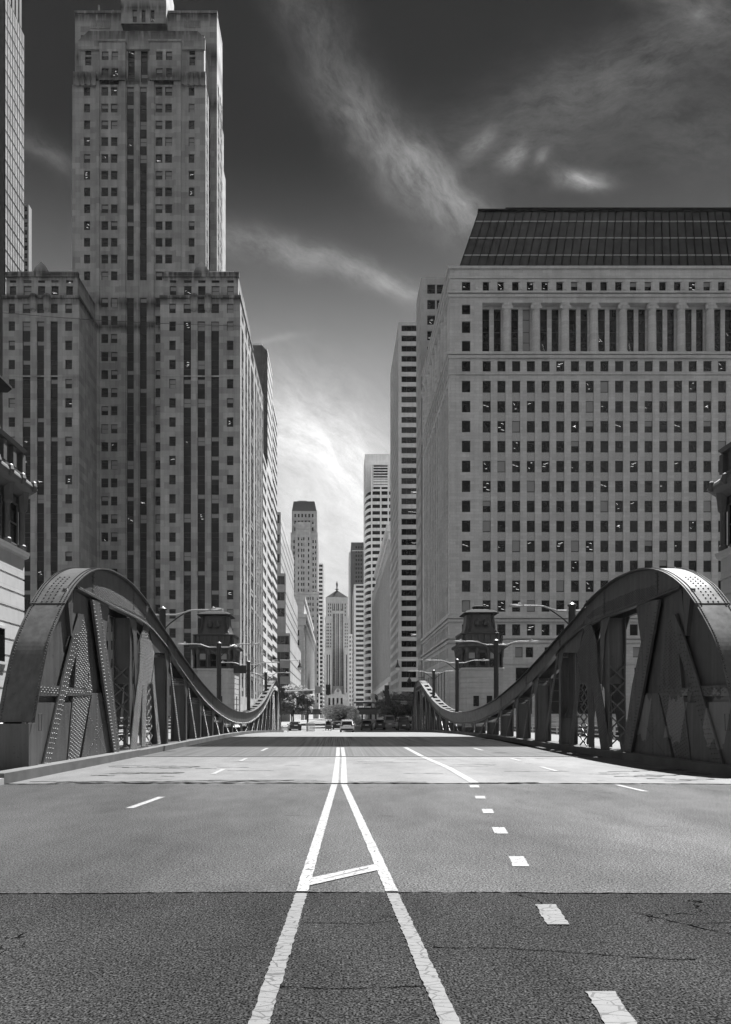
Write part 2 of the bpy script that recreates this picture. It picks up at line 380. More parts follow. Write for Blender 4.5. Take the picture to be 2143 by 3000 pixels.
# ---------- big stepped limestone tower, left
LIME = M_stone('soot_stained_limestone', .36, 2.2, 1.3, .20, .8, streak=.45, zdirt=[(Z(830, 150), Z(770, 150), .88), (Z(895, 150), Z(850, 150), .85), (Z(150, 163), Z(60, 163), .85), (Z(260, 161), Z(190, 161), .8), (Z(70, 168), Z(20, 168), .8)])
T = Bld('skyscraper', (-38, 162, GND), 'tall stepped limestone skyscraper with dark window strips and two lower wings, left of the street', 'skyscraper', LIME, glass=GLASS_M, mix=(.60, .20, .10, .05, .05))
Y1, Y2 = 150.0, 161.3; T.dside = .07
top1 = Z(800, Y1); xr = -20.0; xl = X(470, Y1)
lowrows = [(Z(y+28, Y1), Z(y, Y1)) for y in (941+56.25*k for k in range(0, 21))]
lr = [r for r in lowrows if r[0] > 4]
def wing(x0, x1, cols, right=None):
    zc = Z(869, Y1); z2 = Z(918, Y1); z3 = Z(936, Y1)
    c = pxc(cols, Y1, x0); cw = [(a, b, 'w') for a, b, k in c]
    def side(rows, k=True):
        return (right[0] if k else [(a, b, 'w') for a, b, _ in right[0]], rows) if right else None
    att = [(Z(861, Y1), Z(833, Y1))]; vent = [(Z(824, Y1), Z(816, Y1))]
    T.mass(x0, x1, Y1, 196 if right else 161.3, GND, z3, (c, lr[:]), side(lr), top=False)
    T.mass(x0, x1, Y1, 196 if right else 161.3, z3, zc, (cw, [(Z(917, Y1), Z(889, Y1))]), side([(Z(917, Y1), Z(889, Y1))], False))
    T.mass(x0+.5, x1-.5, Y1+.5, (172 if right else 161.3), zc, top1, ([(a-.5, b-.5, 'w') for a, b, _ in cw], att+vent), ([(a-.5, b-.5, 'w') for a, b, _ in right[0] if b < 22], att) if right else None)
    T.trim.box(x0-.15, x1+.15, Y1-.22, Y1+.6, zc-.35, zc+.25); T.trim.box(x0+.3, x1-.3, Y1+.25, Y1+1, top1-.5, top1+.45)
    T.trim.box(x1-.45, x1+.15, Y1+.61, 172, zc-.35, zc+.25)
    xm = x0+(c[2][0]+c[2][1])/2
    T.trim.prism([(xm-1.6, top1+.46), (xm+1.6, top1+.46), (xm+1.1, top1+1.4), (xm, top1+2.6), (xm-1.1, top1+1.4)], 1, Y1+.2, Y1+.9)
    for i in (1, 2):                                            # fluted bosses between the middle windows
        xx = x0+(c[i][1]+c[i+1][0])/2
        T.trim.lathe((xx, Y1-.05, Z(914, Y1)), [(.2, 0), (.75, .5), (.85, 3.0), (.6, 3.6)], 8)
    # lighter string courses and rooftop rail
    for yy in (1100,): T.trim.box(x0-.05, x1+.05, Y1-.08, Y1-.003, Z(yy+4, Y1), Z(yy, Y1))
side_cols = [(2.2, 5, 's'), (8.3, 10.8, 's'), (13.3, 15.8, 's'), (18.5, 23.5, 's'), (27, 29.6, 's'), (32, 34.6, 's'), (37, 39.6, 's'), (42, 44.6, 's')]
wing(xl, xr, [(496, 515, 'w'), (538, 560, 's'), (579, 601, 's'), (619, 642, 's'), (665, 684, 'w')], right=(side_cols, None))
xll, xlr = X(8, Y1), X(232, Y1)
wing(xll, xlr, [(25, 44, 'w'), (66, 89, 's'), (108, 129, 's'), (148, 169, 's'), (191, 211, 'w')])
# right flank of the left wing (faces the light court), as a thin skin
T.facade((xlr+.02, Y1+.6), (1, 0), Y2-Y1-.6, GND, Z(869, Y1), [(1.3, 2.4, 'w'), (3.0, 4.1, 'w'), (6.2, 7.3, 'w'), (8.0, 9.1, 'w')], lr+[(Z(917, Y1), Z(889, Y1))], .3)
T.facade((xr-16.4, Y2), (-1, 0), Y2-Y1-.6, GND, Z(869, Y1), [], [], .3)
# court + tower shaft
tl, tr = X(212, Y2), X(603, Y2)
ccols = pxc([(246, 264, 'w'), (297, 317, 'w'), (325, 344, 'w'), (372, 392, 's'), (410, 430, 's'), (456, 476, 'w'), (484, 504, 'w'), (553, 570, 'w')], Y2, tl)
r_low = [(Z(1957-52.9*k, Y2), Z(1930-52.9*k, Y2)) for k in range(0, 21)]; r_low = [q for q in r_low if q[1] < Z(846, Y2)]
zs = Z(835, Y2)
T.mass(tl, tr, Y2, 190, GND, zs, (ccols, r_low), None, None, top=False)
r_up = [(Z(181+49.2*k, Y2), Z(155+49.2*k, Y2)) for k in range(0, 14)]
zA, zB = Z(247, Y2), Z(92, Y2)
rsd = ([(1+3.1*k, 2.3+3.1*k, 's') for k in range(4)], r_up)
T.mass(tl, tr, Y2, 190, zs, zA, (ccols, [q for q in r_up if q[1] < zA]), (rsd[0], [q for q in r_up if q[1] < zA]), None, top=True)
T.mass(tl+1.6, tr-.5, Y2+.8, 190, zA, zB, ([(a-1.6, b-1.6, k) for a, b, k in ccols[0:]], [q for q in r_up if q[0] > zA]+[(Z(151, Y2), Z(129, Y2))]), None, None)
for a, b in ((293, 369), (440, 531)):                            # the two projecting pavilions near the top
    T.mass(X(a, Y2), X(b, Y2), Y2-.5, Y2+.9, zA+.6, Z(128, Y2), ([(X(p, Y2)-X(a, Y2), X(q, Y2)-X(a, Y2), 'w') for p, q in (((300, 320), (329, 348)) if a < 400 else ((459, 478), (488, 506)))], [(Z(181, Y2), Z(155, Y2)), (Z(230, Y2), Z(204, Y2))]))
    T.trim.box(X(a, Y2)-.2, X(b, Y2)+.2, Y2-.8, Y2+.85, Z(128, Y2)+.01, Z(123, Y2))
for a, b in ((216, 281), (533, 603)):
    T.trim.box(X(a, Y2), X(b, Y2), Y2-.35, Y2+.75, zA-.2, zA+2.6)
    for k in range(4): T.trim.box(X(a, Y2)+.6+k*1.25, X(a, Y2)+1.3+k*1.25, Y2-.6, Y2-.352, zA-.6, zA+2.2)
T.trim.prism([(tl+1.2, zB-3.5), (tr-.2, zB-3.5), (tr-.2, zB-1.2), (tr-1.8, zB+.5), (tl+3.4, zB+.5), (tl+1.2, zB-1.6)], 1, Y2+.35, Y2+.79)
# broad piers running up the shaft beside the dark strips, and light string courses on every other floor
for a, b in ((281, 292), (350, 369), (434, 452), (510, 531)): T.trim.box(X(a, Y2), X(b, Y2), Y2-.3, Y2-.003, GND, zA+.58)
for a, b in ((396, 407),): T.trim.box(X(a, Y2), X(b, Y2), Y2-.2, Y2-.003, GND, zA)
# back mass and crown
Yb = 168.0
T.mass(X(220, Yb), X(636, Yb), Yb, 176, zs, Z(33, Yb), None, ([(1.2, 2.4, 's'), (3.8, 5.0, 's'), (6.4, 7.4, 's')], r_up), None)
T.trim.box(X(219, Yb), X(637, Yb), Yb-.2, Yb+1, Z(40, Yb), Z(32, Yb))
for a in range(10): T.trim.box(X(266+6*a, Yb), X(269+6*a, Yb), Yb-.2, Yb-.003, Z(84, Yb), Z(60, Yb)); T.trim.box(X(540+5*a, Yb), X(542+5*a, Yb), Yb-.2, Yb-.003, Z(80, Yb), Z(60, Yb))
T.mass(X(362, Yb), X(493, Yb), Yb-2, Yb+6, Z(92, Yb), Z(-60, Yb), ([(X(a, Yb)-X(362, Yb), X(b, Yb)-X(362, Yb), 's') for a, b in ((396, 408), (422, 433), (448, 459))], [(Z(88, Yb), Z(52, Yb))]))
for a in (286, 328): T.trim.tube([(X(a, Yb), Yb+1, Z(33, Yb)), (X(a, Yb), Yb+1, Z(3 if a < 300 else 18, Yb))], .22, 6)
T.finish()
# rooftop rails belong to the wings
for (a, b) in ((xll+1, xlr-1), (xl+1, xr-1.5)):
    m = MB()
    for k in range(int((b-a)/1.5)+1): m.box(a+k*1.5, a+k*1.5+.06, Y1+1.2, Y1+1.26, top1, top1+1.1)
    for z in (.55, 1.08): m.box(a, b, Y1+1.2, Y1+1.25, top1+z, top1+z+.05)
    m.build('roof_rail', FIX, T.root)

# ---------- classical office block with the glass mansard, right
LIGHT = M_stone('pale_limestone', .56, 2.0, .62, .09, .76, streak=.2)
P_ = Bld('office_building', (60, 170, GND), 'wide pale stone block with a colonnade under its dark glass mansard, right of the street', 'office building', LIGHT, spand=SPAND_L, mix=(.70, .06, .04, .10, .10), style='plain')
xL, xR, yb = X(1318, 150), 96.0, 197.6
cpx = [(1354, 1379, 'w')]+[(1415+43.15*k, 1439+43.15*k, 'o') for k in range(19)]
PC = [q for q in pxc(cpx, 150, xL) if q[1] < xR-xL-1]
PCw = [(a, b, 'w') for a, b, k in PC]
ecols = [(yb-150-(2.6+3.02*k)-1.64, yb-150-(2.6+3.02*k), 'o') for k in range(14)]
ecw = [(a, b, 'w') for a, b, k in ecols]
def Zr(a, b): return (Z(b, 150), Z(a, 150))
zC1, zC2, zC3 = Z(1806, 150), Z(1096, 150), Z(1054, 150)
grid = [Zr(1115+58.8*k-.3*k, 1149+58.8*k-.3*k) for k in range(12)]
P_.mass(xL, xR, 150, yb, GND, Z(1943, 150), ([(X(a, 150)-xL, X(a+48, 150)-xL, 'w') for a in range(1425, 2700, 87)], [Zr(1956, 2092)]), None, ([(q, q+2.2, 'w') for q in (3+4.5*k for k in range(9))], [Zr(1960, 2085)]), top=False, style='tall')
P_.mass(xL, xR, 150, yb, Z(1943, 150), Z(1877, 150), ([(X(a, 150)-xL, X(a+22, 150)-xL, 'w') for k in range(15) for a in (1424+86.3*k, 1455+86.3*k)], [Zr(1896, 1926)]), None, (ecw, [Zr(1896, 1926)]), top=False)
P_.mass(xL, xR, 150, yb, Z(1877, 150), zC1, (PCw, [Zr(1829, 1862)]), None, (ecw, [Zr(1829, 1862)]), top=False)
P_.mass(xL, xR, 150, yb, zC1, zC2, (PC, grid), None, (ecols, grid), top=False)
P_.mass(xL, xR, 150, yb, zC2, zC3, (PCw, [Zr(1057, 1088)]), None, (ecw, [Zr(1057, 1088)]), top=False)
# colonnade storey: back wall with narrow paired windows, columns standing in front
zl, zh = Z(1030, 150), Z(872, 150)
pw = [(X(a, 150)-xL, X(a+21, 150)-xL, 'w') for k in range(14) for a in (1418+85.5*k, 1452+85.5*k)]
pw = [q for q in pw if q[1] < xR-xL-1]
P_.mass(xL, X(1414, 150), 150, yb, zC3, zh, ([PCw[0]], [Zr(892, 920), Zr(941, 975), Zr(998, 1030)]), None, None, top=False)
P_.mass(X(1414, 150)-.001, xR, 151.4, yb, zC3, zh, ([(a-(X(1414, 150)-xL)+.0, b-(X(1414, 150)-xL), k) for a, b, k in pw if a > X(1414, 150)-xL], [Zr(894, 1029)]), None, None, top=False, style='tall')
P_.trim.box(X(1414, 150), xR, 150.05, 151.39, zC3, zl-.05)
P_.trim.box(X(1414, 150), xR, 150.0, 151.39, Z(886, 150), zh)
k = 0
while True:
    cx = X(1488+85.5*k, 150); k += 1
    if cx > xR-1: break
    c = MB(); h = Z(886, 150)-zl
    c.lathe((cx, 150.72, zl-.05), [(1.0, 0), (1.0, .35), (.86, .4), (.84, h*.5), (.76, h-1.3), (.85, h-1.2), (.95, h-.75), (1.08, h-.45), (1.08, h+.04)], 20)
    c.box(cx-1.15, cx-.6, 150.0, 150.5, zl+h-1.15, zl+h-.55); c.box(cx+.6, cx+1.15, 150.0, 150.5, zl+h-1.15, zl+h-.55)
    c.build('column', LIGHT, P_.root, smooth=False)
for k in range(9):                                             # side colonnade half columns on the street flank
    c = MB(); c.lathe((xL+.1, 154.5+4.8*k, zl-.05), [(.8, 0), (.72, 1), (.66, 9.6), (.9, 10.3), (.9, 10.6)], 12); c.build('column', LIGHT, P_.root)
P_.mass(xL, xR, 150, yb, zh, Z(784, 150), (PCw, [Zr(825, 853)]), None, (ecw, [Zr(825, 853)]))
def corn(zc, h, o, y1=yb):                                     # cornice wrapping both street faces
    P_.trim.box(xL-o, xR, 150-o, 149.997, zc, zc+h); P_.trim.box(xL-o, xL-.003, 149.998, y1, zc, zc+h)
corn(Z(860, 150), .35, .5); corn(Z(871, 150), .5, .3); corn(Z(1040, 150), .5, .55); corn(Z(1050, 150), .55, .35); corn(Z(1098, 150), .3, .25)
corn(Z(1812, 150), .55, .6); corn(Z(1822, 150), .5, .35); corn(Z(1872, 150), .45, .6); corn(Z(1884, 150), .6, .3); corn(Z(816, 150), .25, .25); corn(Z(788, 150), .5, .35); corn(Z(1946, 150), .2, .15)
for k in range(-1, 20):                                        # carved panels between the attic windows
    a = 1397+43.15*k if k >= 0 else 1331
    P_.trim.box(X(a-7, 150), X(a+7, 150), 149.86, 149.997, Z(853, 150), Z(828, 150)); P_.trim.box(X(a-4, 150), X(a+4, 150), 149.74, 149.859, Z(849, 150), Z(832, 150))
P_.mt = LIGHT
# quoin strip
P_.trim.box(xL-.12, xL+1.3, 149.88, 149.997, Z(1806, 150)+.6, Z(1098, 150)-.01)
# mansard
msd = MB(); gl = M_glass('mansard_glass', .05, .22, .015); mull = M_plain('mansard_mullion', .008, .5, .1, 1, 0, .1); mullh = M_plain('mansard_rail', .45, .4, .3, 1)
x0b, y0b, z0b = X(1341, 152), 152.0, Z(784, 150); x0t, y0t, z0t = 30.4, 157.5, Z(619, 157.5)
x1 = 96.0
msd.quad((x0b, y0b, z0b), (x1, y0b, z0b), (x1, y0t, z0t), (x0t, y0t, z0t)); msd.quad((x0b, 196, z0b), (x0b, y0b, z0b), (x0t, y0t, z0t), (x0t, 190, z0t))
msd.quad((x0t, y0t, z0t), (x1, y0t, z0t), (x1, 190, z0t), (x0t, 190, z0t))
ms_o = msd.build('mansard_roof', gl, P_.root)
rb = MB(); nn = 40
for i in range(nn+1):
    t = i/nn; xb_ = x0b+(x1-x0b)*t; xt_ = x0t+(x1-x0t)*t
    rb.rings([[(xb_-.09, y0b-.2, z0b), (xb_+.09, y0b-.2, z0b), (xb_+.09, y0b+.01, z0b), (xb_-.09, y0b+.01, z0b)], [(xt_-.09, y0t-.2, z0t), (xt_+.09, y0t-.2, z0t), (xt_+.09, y0t+.01, z0t), (xt_-.09, y0t+.01, z0t)]])
rb.build('mullion', mull, ms_o); rb = MB()
for q in (.285, .56, .83):
    xa = x0b+(x0t-x0b)*q; ya = y0b+(y0t-y0b)*q; za = z0b+(z0t-z0b)*q
    rb.box(xa, x1, ya-.16, ya+.02, za-.09, za+.09)
rb.build('glazing_rail', mullh, ms_o); rb = MB()
rb.box(x0t-.2, x1, y0t-.3, y0t+.5, z0t, z0t+.4); rb.box(x0b-.3, x1, y0b-.4, y0b+.2, z0b, z0b+.35)
rb.box(X(1482, 168), x1, 168, 186, z0t+.41, Z(607, 168)); rb.build('mullion', mull, ms_o)
P_.finish()

# ---------- far left edge glass tower and thin pale tower behind
CW = M_stone('pale_curtain_wall', .42, 1.5, 3.9, .12, .3, rough=.25, streak=.1)
G1 = Bld('skyscraper', (-95, 196, GND), 'glass curtain wall skyscraper cut off by the left edge of the photo', 'skyscraper', M_plain('dark_cladding', .03, .4), glass=GLASS_W)
G1.mass(-112, -86.7, 190, 202, GND, 189.6); G1.mass(-112, -87.2, 190.5, 201.5, 189.6, 206)
g = MB(); g.quad((-86.6, 190.3, GND), (-86.6, 202, GND), (-86.6, 202, 189.4), (-86.6, 190.3, 189.4)); g.build('glass_curtain_wall', CW, G1.root)
g = MB()
for k in range(48): g.box(-86.58, -86.5, 190.3, 202, 2+3.9*k, 2.12+3.9*k)
for k in range(9): g.box(-86.58, -86.52, 190.3+1.45*k, 190.38+1.45*k, 2, 189.3)
for k in range(5): g.box(-87.15, -87.0, 191+2.2*k, 192.4+2.2*k, 190.5, 205)
g.build('mullion', DARK, G1.root); G1.finish()
G2 = Bld('apartment_tower', (-128, 305, GND), 'slender pale tower with stacked balconies far behind the left roofline', 'tower', M_plain('pale_tower_wall', .2, .8), mix=(1, 0, 0, 0, 0))
g2x = X(68, 300); G2.mass(g2x-6, X(84, 300), 300, 303, GND, Z(598, 300), (reg(0, 8.2, 2.7, 1.8, 'w'), rws(120, Z(604, 300), 3.2, 2.0))); G2.finish()

# ---------- street wall, left side
BAND = M_stone('white_banded_panel', .6, 3, 1.7, .05, .7, streak=.1); BAND_D = M_stone('grey_granite_panel', .22, 1.4, 1.2, .08, .75)
def slabs(b, x0, x1, y0, y1, z0, z1, pitch, wh, wdt=None, ends=.6, front=True, right=True, left=False, d=.3, style='band', base=6):
    rows = rws(max(z0, base), z1-1.0, pitch, wh)
    rows = [r for r in rows if r[0] > z0+.2]
    def sp(W): return (reg(ends, W-ends, (wdt or (W-2*ends)), (wdt or (W-2*ends))-(0 if wdt is None else .5), 'w'), rows)
    b.mass(x0, x1, y0, y1, z0, z1, sp(x1-x0) if front else None, sp(y1-y0) if right else None, sp(y1-y0) if left else None, d=d, style=style)
C_ = Bld('office_tower', (-30, 235, GND), 'banded glass office tower with a chamfered glazed corner directly behind the stepped limestone skyscraper', 'office tower', BAND, glass=GLASS_W, mix=(.9, .04, 0, .03, .03))
slabs(C_, -60, -21.7, 210, 222, GND, 78, 3.5, 1.9, front=False, ends=.02)
C_.mass(-60, -21.7, 222, 225.7, GND, 78, top=False)
C_.mass(-60, -23, 222, 225.7, 78, 114.6)
slabs(C_, -60, -21.7, 225.8, 243, 78, 114.9, 3.5, 1.2, front=False, ends=.02); slabs(C_, -60, -21.7, 225.8, 243, GND, 78, 3.5, 1.9, front=False, ends=.02)
slabs(C_, -60, -21.7, 243, 262, GND, 107, 3.5, 1.9, front=False, ends=.02)
cg = MB(); cg.quad((-60, 221.95, 78), (-23, 221.95, 78), (-23, 221.95, 114), (-60, 221.95, 114)); cg.quad((-23, 221.95, 78.1), (-21.65, 225.75, 78.1), (-21.65, 225.75, 114), (-23, 221.95, 114))
cg.build('corner_glazing', GLASS_M, C_.root); C_.finish()
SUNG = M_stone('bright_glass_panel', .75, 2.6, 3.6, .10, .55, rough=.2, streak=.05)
D_ = Bld('office_building', (-28, 300, GND), 'stepped office building with black window bands and a bright glass flank facing the street', 'office building', BAND_D, glass=GLASS, mix=(.96, .02, 0, .01, .01))
for x1_, zt in ((-22, 80), (-20.1, 56.4), (-18.4, 33.3)):
    lo = {80: 56.4, 56.4: 33.3, 33.3: GND}[zt]
    slabs(D_, -60, x1_, 282, 366, lo, zt, 6.2 if zt < 80 else 7.6, 3.3, ends=.4, right=False, base=4)
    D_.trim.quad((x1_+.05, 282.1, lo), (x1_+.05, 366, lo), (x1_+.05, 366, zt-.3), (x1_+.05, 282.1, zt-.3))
    for k in range(int((zt-lo)/3.9)): D_.wall.box(x1_+.051, x1_+.12, 282.1, 366, lo+3.9*k, lo+3.9*k+.18, 1)
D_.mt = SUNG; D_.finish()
F_ = Bld('civic_building', (-26, 440, GND), 'classical civic building with a deep cornice over giant columns along the street, left side', 'civic building', LIGHT, mix=(1, 0, 0, 0, 0), style='plain')
zf = 62.5
F_.mass(-60, -17.4, 380, 518, GND, zf, (reg(1, 42, 5, 2, 'w'), rws(12, 46, 5, 3)), ([(2+6*k, 4.6+6*k, 'w') for k in range(22)], rws(16, 46, 5, 3.4)), d=.8)
F_.trim.box(-60, -15.6, 378.6, 519, 52.4, 54.2); F_.trim.box(-60, -16.4, 379.4, 518.5, 48.5, 52.39); F_.trim.box(-60, -16.9, 379.6, 518.5, 61.6, 63.6); F_.trim.box(-60, -16.1, 379.2, 518.3, 13, 15.5)
for k in range(60): F_.trim.box(-16.39, -15.7, 380+2.3*k, 380.9+2.3*k, 51.2, 52.38)
for k in range(22):
    c = MB(); c.lathe((-17.2, 386+6*k, 15.5), [(1.15, 0), (1.0, .8), (.9, 30), (1.2, 31.5), (1.2, 33)], 10); c.build('column', LIGHT, F_.root)
F_.finish()
DECO = M_stone('weathered_grey_stone', .36, 2.5, 1.8, .10, .85)
E_ = Bld('skyscraper', (-24, 560, GND), 'grey setback skyscraper with a sloping slatted roof standing on the left of the far street', 'skyscraper', DECO, mix=(.8, .1, .06, .02, .02))
ye = 540.0; xa, xb = X(852, ye), X(931, ye); zt = Z(1538, ye)
ec = pxc([(860+0, 864, 'w'), (873.5, 877, 'w'), (882, 885.5, 'w'), (888.5, 892, 'w'), (895, 898.5, 'w'), (903, 906.5, 'w'), (916, 920, 'w'), (924, 927, 'w')], ye, xa)
er = rws(60, Z(1582, ye), 4.2, 2.3)
E_.mass(xa, xb, ye, ye+40, GND, Z(1560, ye), (ec, er), (reg(1, 39, 4.2, 1.6), er))
E_.mass(X(855, ye), X(929, ye), ye+2, ye+36, Z(1560, ye), Z(1495, ye), (reg(0, 18, 2.6, 1.2), rws(Z(1556, ye), Z(1503, ye), 5, 2.6)))
E_.mass(X(866, ye), X(912, ye), ye-1.2, ye, 60, Z(1532, ye), ([(X(a, ye)-X(866, ye), X(a+3.6, ye)-X(866, ye), 'w') for a in (873.5, 883, 889, 903)], rws(66, Z(1575, ye), 4.2, 2.3)))
E_.trim.prism([(X(868, ye), Z(1551, ye)), (X(912, ye), Z(1551, ye)), (X(908, ye), Z(1531, ye)), (X(872, ye), Z(1531, ye))], 1, ye-2, ye-1.3)
E_.mass(X(865, ye), xb+.9, ye-1.5, ye, GND, Z(1742, ye), (ec[:-1], rws(10, Z(1750, ye), 4.2, 2.3))); E_.trim.box(X(862, ye), xb+1.2, ye-2, ye-.1, Z(1742, ye), Z(1735, ye))
E_.finish()
mr = MB(); a0, a1, b0, b1 = X(855.5, ye), X(927.5, ye), X(860, ye), X(921, ye); zz0, zz1 = Z(1495, ye), Z(1463, ye)
mr.rings([[(a0, ye+2, zz0), (a1, ye+2, zz0), (a1, ye+36, zz0), (a0, ye+36, zz0)], [(b0, ye+5, zz1), (b1, ye+5, zz1), (b1, ye+33, zz1), (b0, ye+33, zz1)]])
for k in range(9): t = k/9; mr.box(a0+(b0-a0)*t-.1, a1+(b1-a1)*t+.1, ye+2+3*t-.3, ye+3+3*t, zz0+(zz1-zz0)*t, zz0+(zz1-zz0)*t+.35)
rf = mr.build('roof', M_plain('slatted_copper_roof', .10, .7), E_.root); mr = MB(); mr.box(X(871, ye), X(898, ye), ye+10, ye+20, zz1, Z(1455, ye)); mr.build('penthouse', DECO, rf)
WSTR = M_stone('bright_white_panel', .72, 3, 2, .04, .8)
G_ = Bld('office_tower', (-14, 640, GND), 'narrow white tower with horizontal black stripes between the setback skyscraper and the statue topped tower', 'office tower', WSTR, mix=(1, 0, 0, 0, 0))
slabs(G_, X(925, 620), X(948, 620), 620, 660, GND, Z(1651, 620), 3.4, 1.9, ends=.7); G_.finish()
H_ = Bld('office_building', (-16, 610, GND), 'white building with tight vertical piers at the foot of the narrow striped tower', 'office building', WSTR, mix=(1, 0, 0, 0, 0))
H_.mass(X(905, 585), X(935, 585), 585, 615, GND, Z(1795, 585), (reg(0, 8, 2, 1, 's'), rws(8, Z(1805, 585), 4, 2.4)), (reg(.5, 29, 3.0, 1.6, 's'), rws(8, Z(1805, 585), 4, 2.4)))
H_.mass(X(925, 700), X(950, 700), 700, 760, GND, Z(1806, 700), (reg(0, 8, 2, 1, 's'), rws(8, Z(1815, 700), 4, 2.4)), (reg(.5, 59, 4.0, 2.2, 's'), rws(8, Z(1815, 700), 4, 2.4)))
H_.finish()
# ---------- statue topped tower closing the street
yt = 960.0; BT = M_stone('pale_tower_stone', .62, 3, 2, .06, .9)
B_ = Bld('skyscraper', (0, 980, GND), 'pale tower with a pyramid roof and a statue on its tip, ending the street', 'skyscraper', BT, mix=(1, 0, 0, 0, 0), style='plain')
bx0, bx1 = X(951.5, yt), X(1023, yt)
tc_ = pxc([(957.5, 960.0, 'w'), (961.8, 964.3, 'w'), (968, 970.5, 'w'), (974.5, 977.5, 's'), (978.8, 981.5, 's'), (986.5, 989.2, 's'), (991, 993.7, 's'), (999, 1001.7, 's'), (1003, 1005.7, 's'), (1011, 1013.5, 'w'), (1016.5, 1019, 'w')], yt, bx0)
B_.mass(bx0, bx1, yt, yt+50, GND, Z(1808, yt), (tc_, [r for r in rws(4, Z(1826, yt), 4.2, 2.3)]), d=.8)
B_.mass(X(955, yt), X(1020, yt), yt+1, yt+45, Z(1808, yt), Z(1753, yt), ([(a-1.6, b-1.6, k) for a, b, k in tc_[1:-1]], rws(Z(1805, yt), Z(1768, yt), 4.6, 2.6)))
B_.mass(X(974, yt), X(1009, yt), yt-1.5, yt+1, GND, Z(1790, yt), ([(X(a, yt)-X(974, yt), X(a+2.6, yt)-X(974, yt), 's') for a in (976, 980, 986.5, 991, 998.5, 1003)], rws(40, Z(1798, yt), 4.2, 2.6)), d=.8)
for (a, b) in ((952, 973), (1009, 1023)): B_.mass(X(a, 935), X(b, 935), 935, 958, GND, Z(1900, 935), (reg(1, X(b, 935)-X(a, 935)-1, 2.9, 1.3, 's'), rws(30, Z(1918, 935), 4.2, 2.4)))
B_.mass(X(957, 925), X(1012, 925), 925, 935, GND, Z(2034, 925), ([(X(a, 925)-X(957, 925), X(a+6, 925)-X(957, 925), 'w') for a in (962.5, 974.5, 986.5, 998.5)], [(Z(2078, 925), Z(2045, 925))]), d=1.2)
B_.trim.prism([(X(978, 925), Z(2034, 925)), (X(1003, 925), Z(2034, 925)), (X(1001, 925), Z(2027, 925)), (X(996, 925), Z(2018, 925)), (X(985, 925), Z(2018, 925)), (X(980, 925), Z(2027, 925))], 1, 926, 928)
B_.trim.box(X(954, yt), X(1021, yt), yt+.5, yt+46, Z(1753, yt), Z(1750, yt)); B_.mt = BT
for k in range(6): B_.trim.box(X(976.5+6*k, yt), X(979+6*k, yt), yt-2.4, yt-1.51, Z(1785, yt), Z(1760, yt))
B_.finish()
r_ = MB(); q0, q1 = X(955, yt), X(1020.5, yt); cxm = (q0+q1)/2; rz0, rz1 = Z(1750, yt), Z(1728, yt)
r_.rings([[(q0, yt+1, rz0), (q1, yt+1, rz0), (q1, yt+31, rz0), (q0, yt+31, rz0)], [(cxm-1.5, yt+12, rz1+.6), (cxm+1.5, yt+12, rz1+.6), (cxm+1.5, yt+16, rz1+.6), (cxm-1.5, yt+16, rz1+.6)]])
r_.build('roof', M_plain('dark_slate_roof', .04, .9, spec=.05), B_.root)
r_ = MB(); r_.lathe((cxm, yt+14, rz1+.5), [(2.2, 0), (1.2, .6), (1.0, 1.6), (2.6, 2.2), (2.2, 3.0), (.7, 3.4), (.8, 5), (1.25, 8), (1.35, 10.3), (.8, 11.2), (.55, 11.8), (.6, 12.6), (.15, 13.2)], 10); r_.build('statue', M_plain('statue_metal', .07, .5), B_.root)
ck = MB(); ck.prism([(X(990.5, 925)+1.9*math.cos(a_*math.pi/8), Z(2024, 925)+1.9*math.sin(a_*math.pi/8)) for a_ in range(16)], 1, 925.6, 925.95); ck.build('clock', M_plain('clock_face', .25, .6), B_.root)

# ---------- street wall, right side
J_ = Bld('office_tower', (24, 780, GND), 'dark grey slab tower just right of the statue topped tower', 'office tower', M_stone('dark_granite', .10, 3, 2, .1, .8), mix=(.98, .02, 0, 0, 0))
J_.mass(X(1029.5, 760), X(1080, 760), 760, 800, GND, Z(1589, 760), (reg(4, 17, 2.6, 1.6), rws(60, Z(1600, 760), 4.4, 2.4)))
J_.trim.box(X(1032, 760), X(1080, 760), 759.5, 759.99, Z(1614.5, 760), Z(1613, 760)); J_.mt = WSTR
J_.finish()
J2 = Bld('office_tower', (16, 850, GND), 'thin pale slice of a tower peeking out left of the dark grey slab tower', 'office tower', WSTR, mix=(1, 0, 0, 0, 0))
J2.mass(X(1023, 830), X(1040, 830), 830, 860, GND, Z(1618, 830), None, None, (reg(0, 29, 3, 1.5), rws(20, Z(1622, 830), 4, 2))); J2.finish()
J3 = Bld('office_building', (15, 720, GND), 'low pale building in front of the dark grey slab tower with a plain stone flank', 'office building', BT, mix=(1, 0, 0, 0, 0), style='plain')
J3.mass(X(1021, 730), X(1046, 730), 730, 756, GND, Z(1858, 730), (reg(.5, 8, 2.4, 1.2), rws(8, Z(1864, 730), 4.2, 2.2))); J3.finish()
K_ = Bld('office_tower', (22, 680, GND), 'white office tower with stacked black window bands right of the street end', 'office tower', WSTR, mix=(.95, .03, 0, .02, 0))
slabs(K_, X(1038, 640), X(1072, 640), 640, 712, GND, Z(1712, 640), 4.3, 2.2, ends=1.6, right=False, left=True); K_.finish()
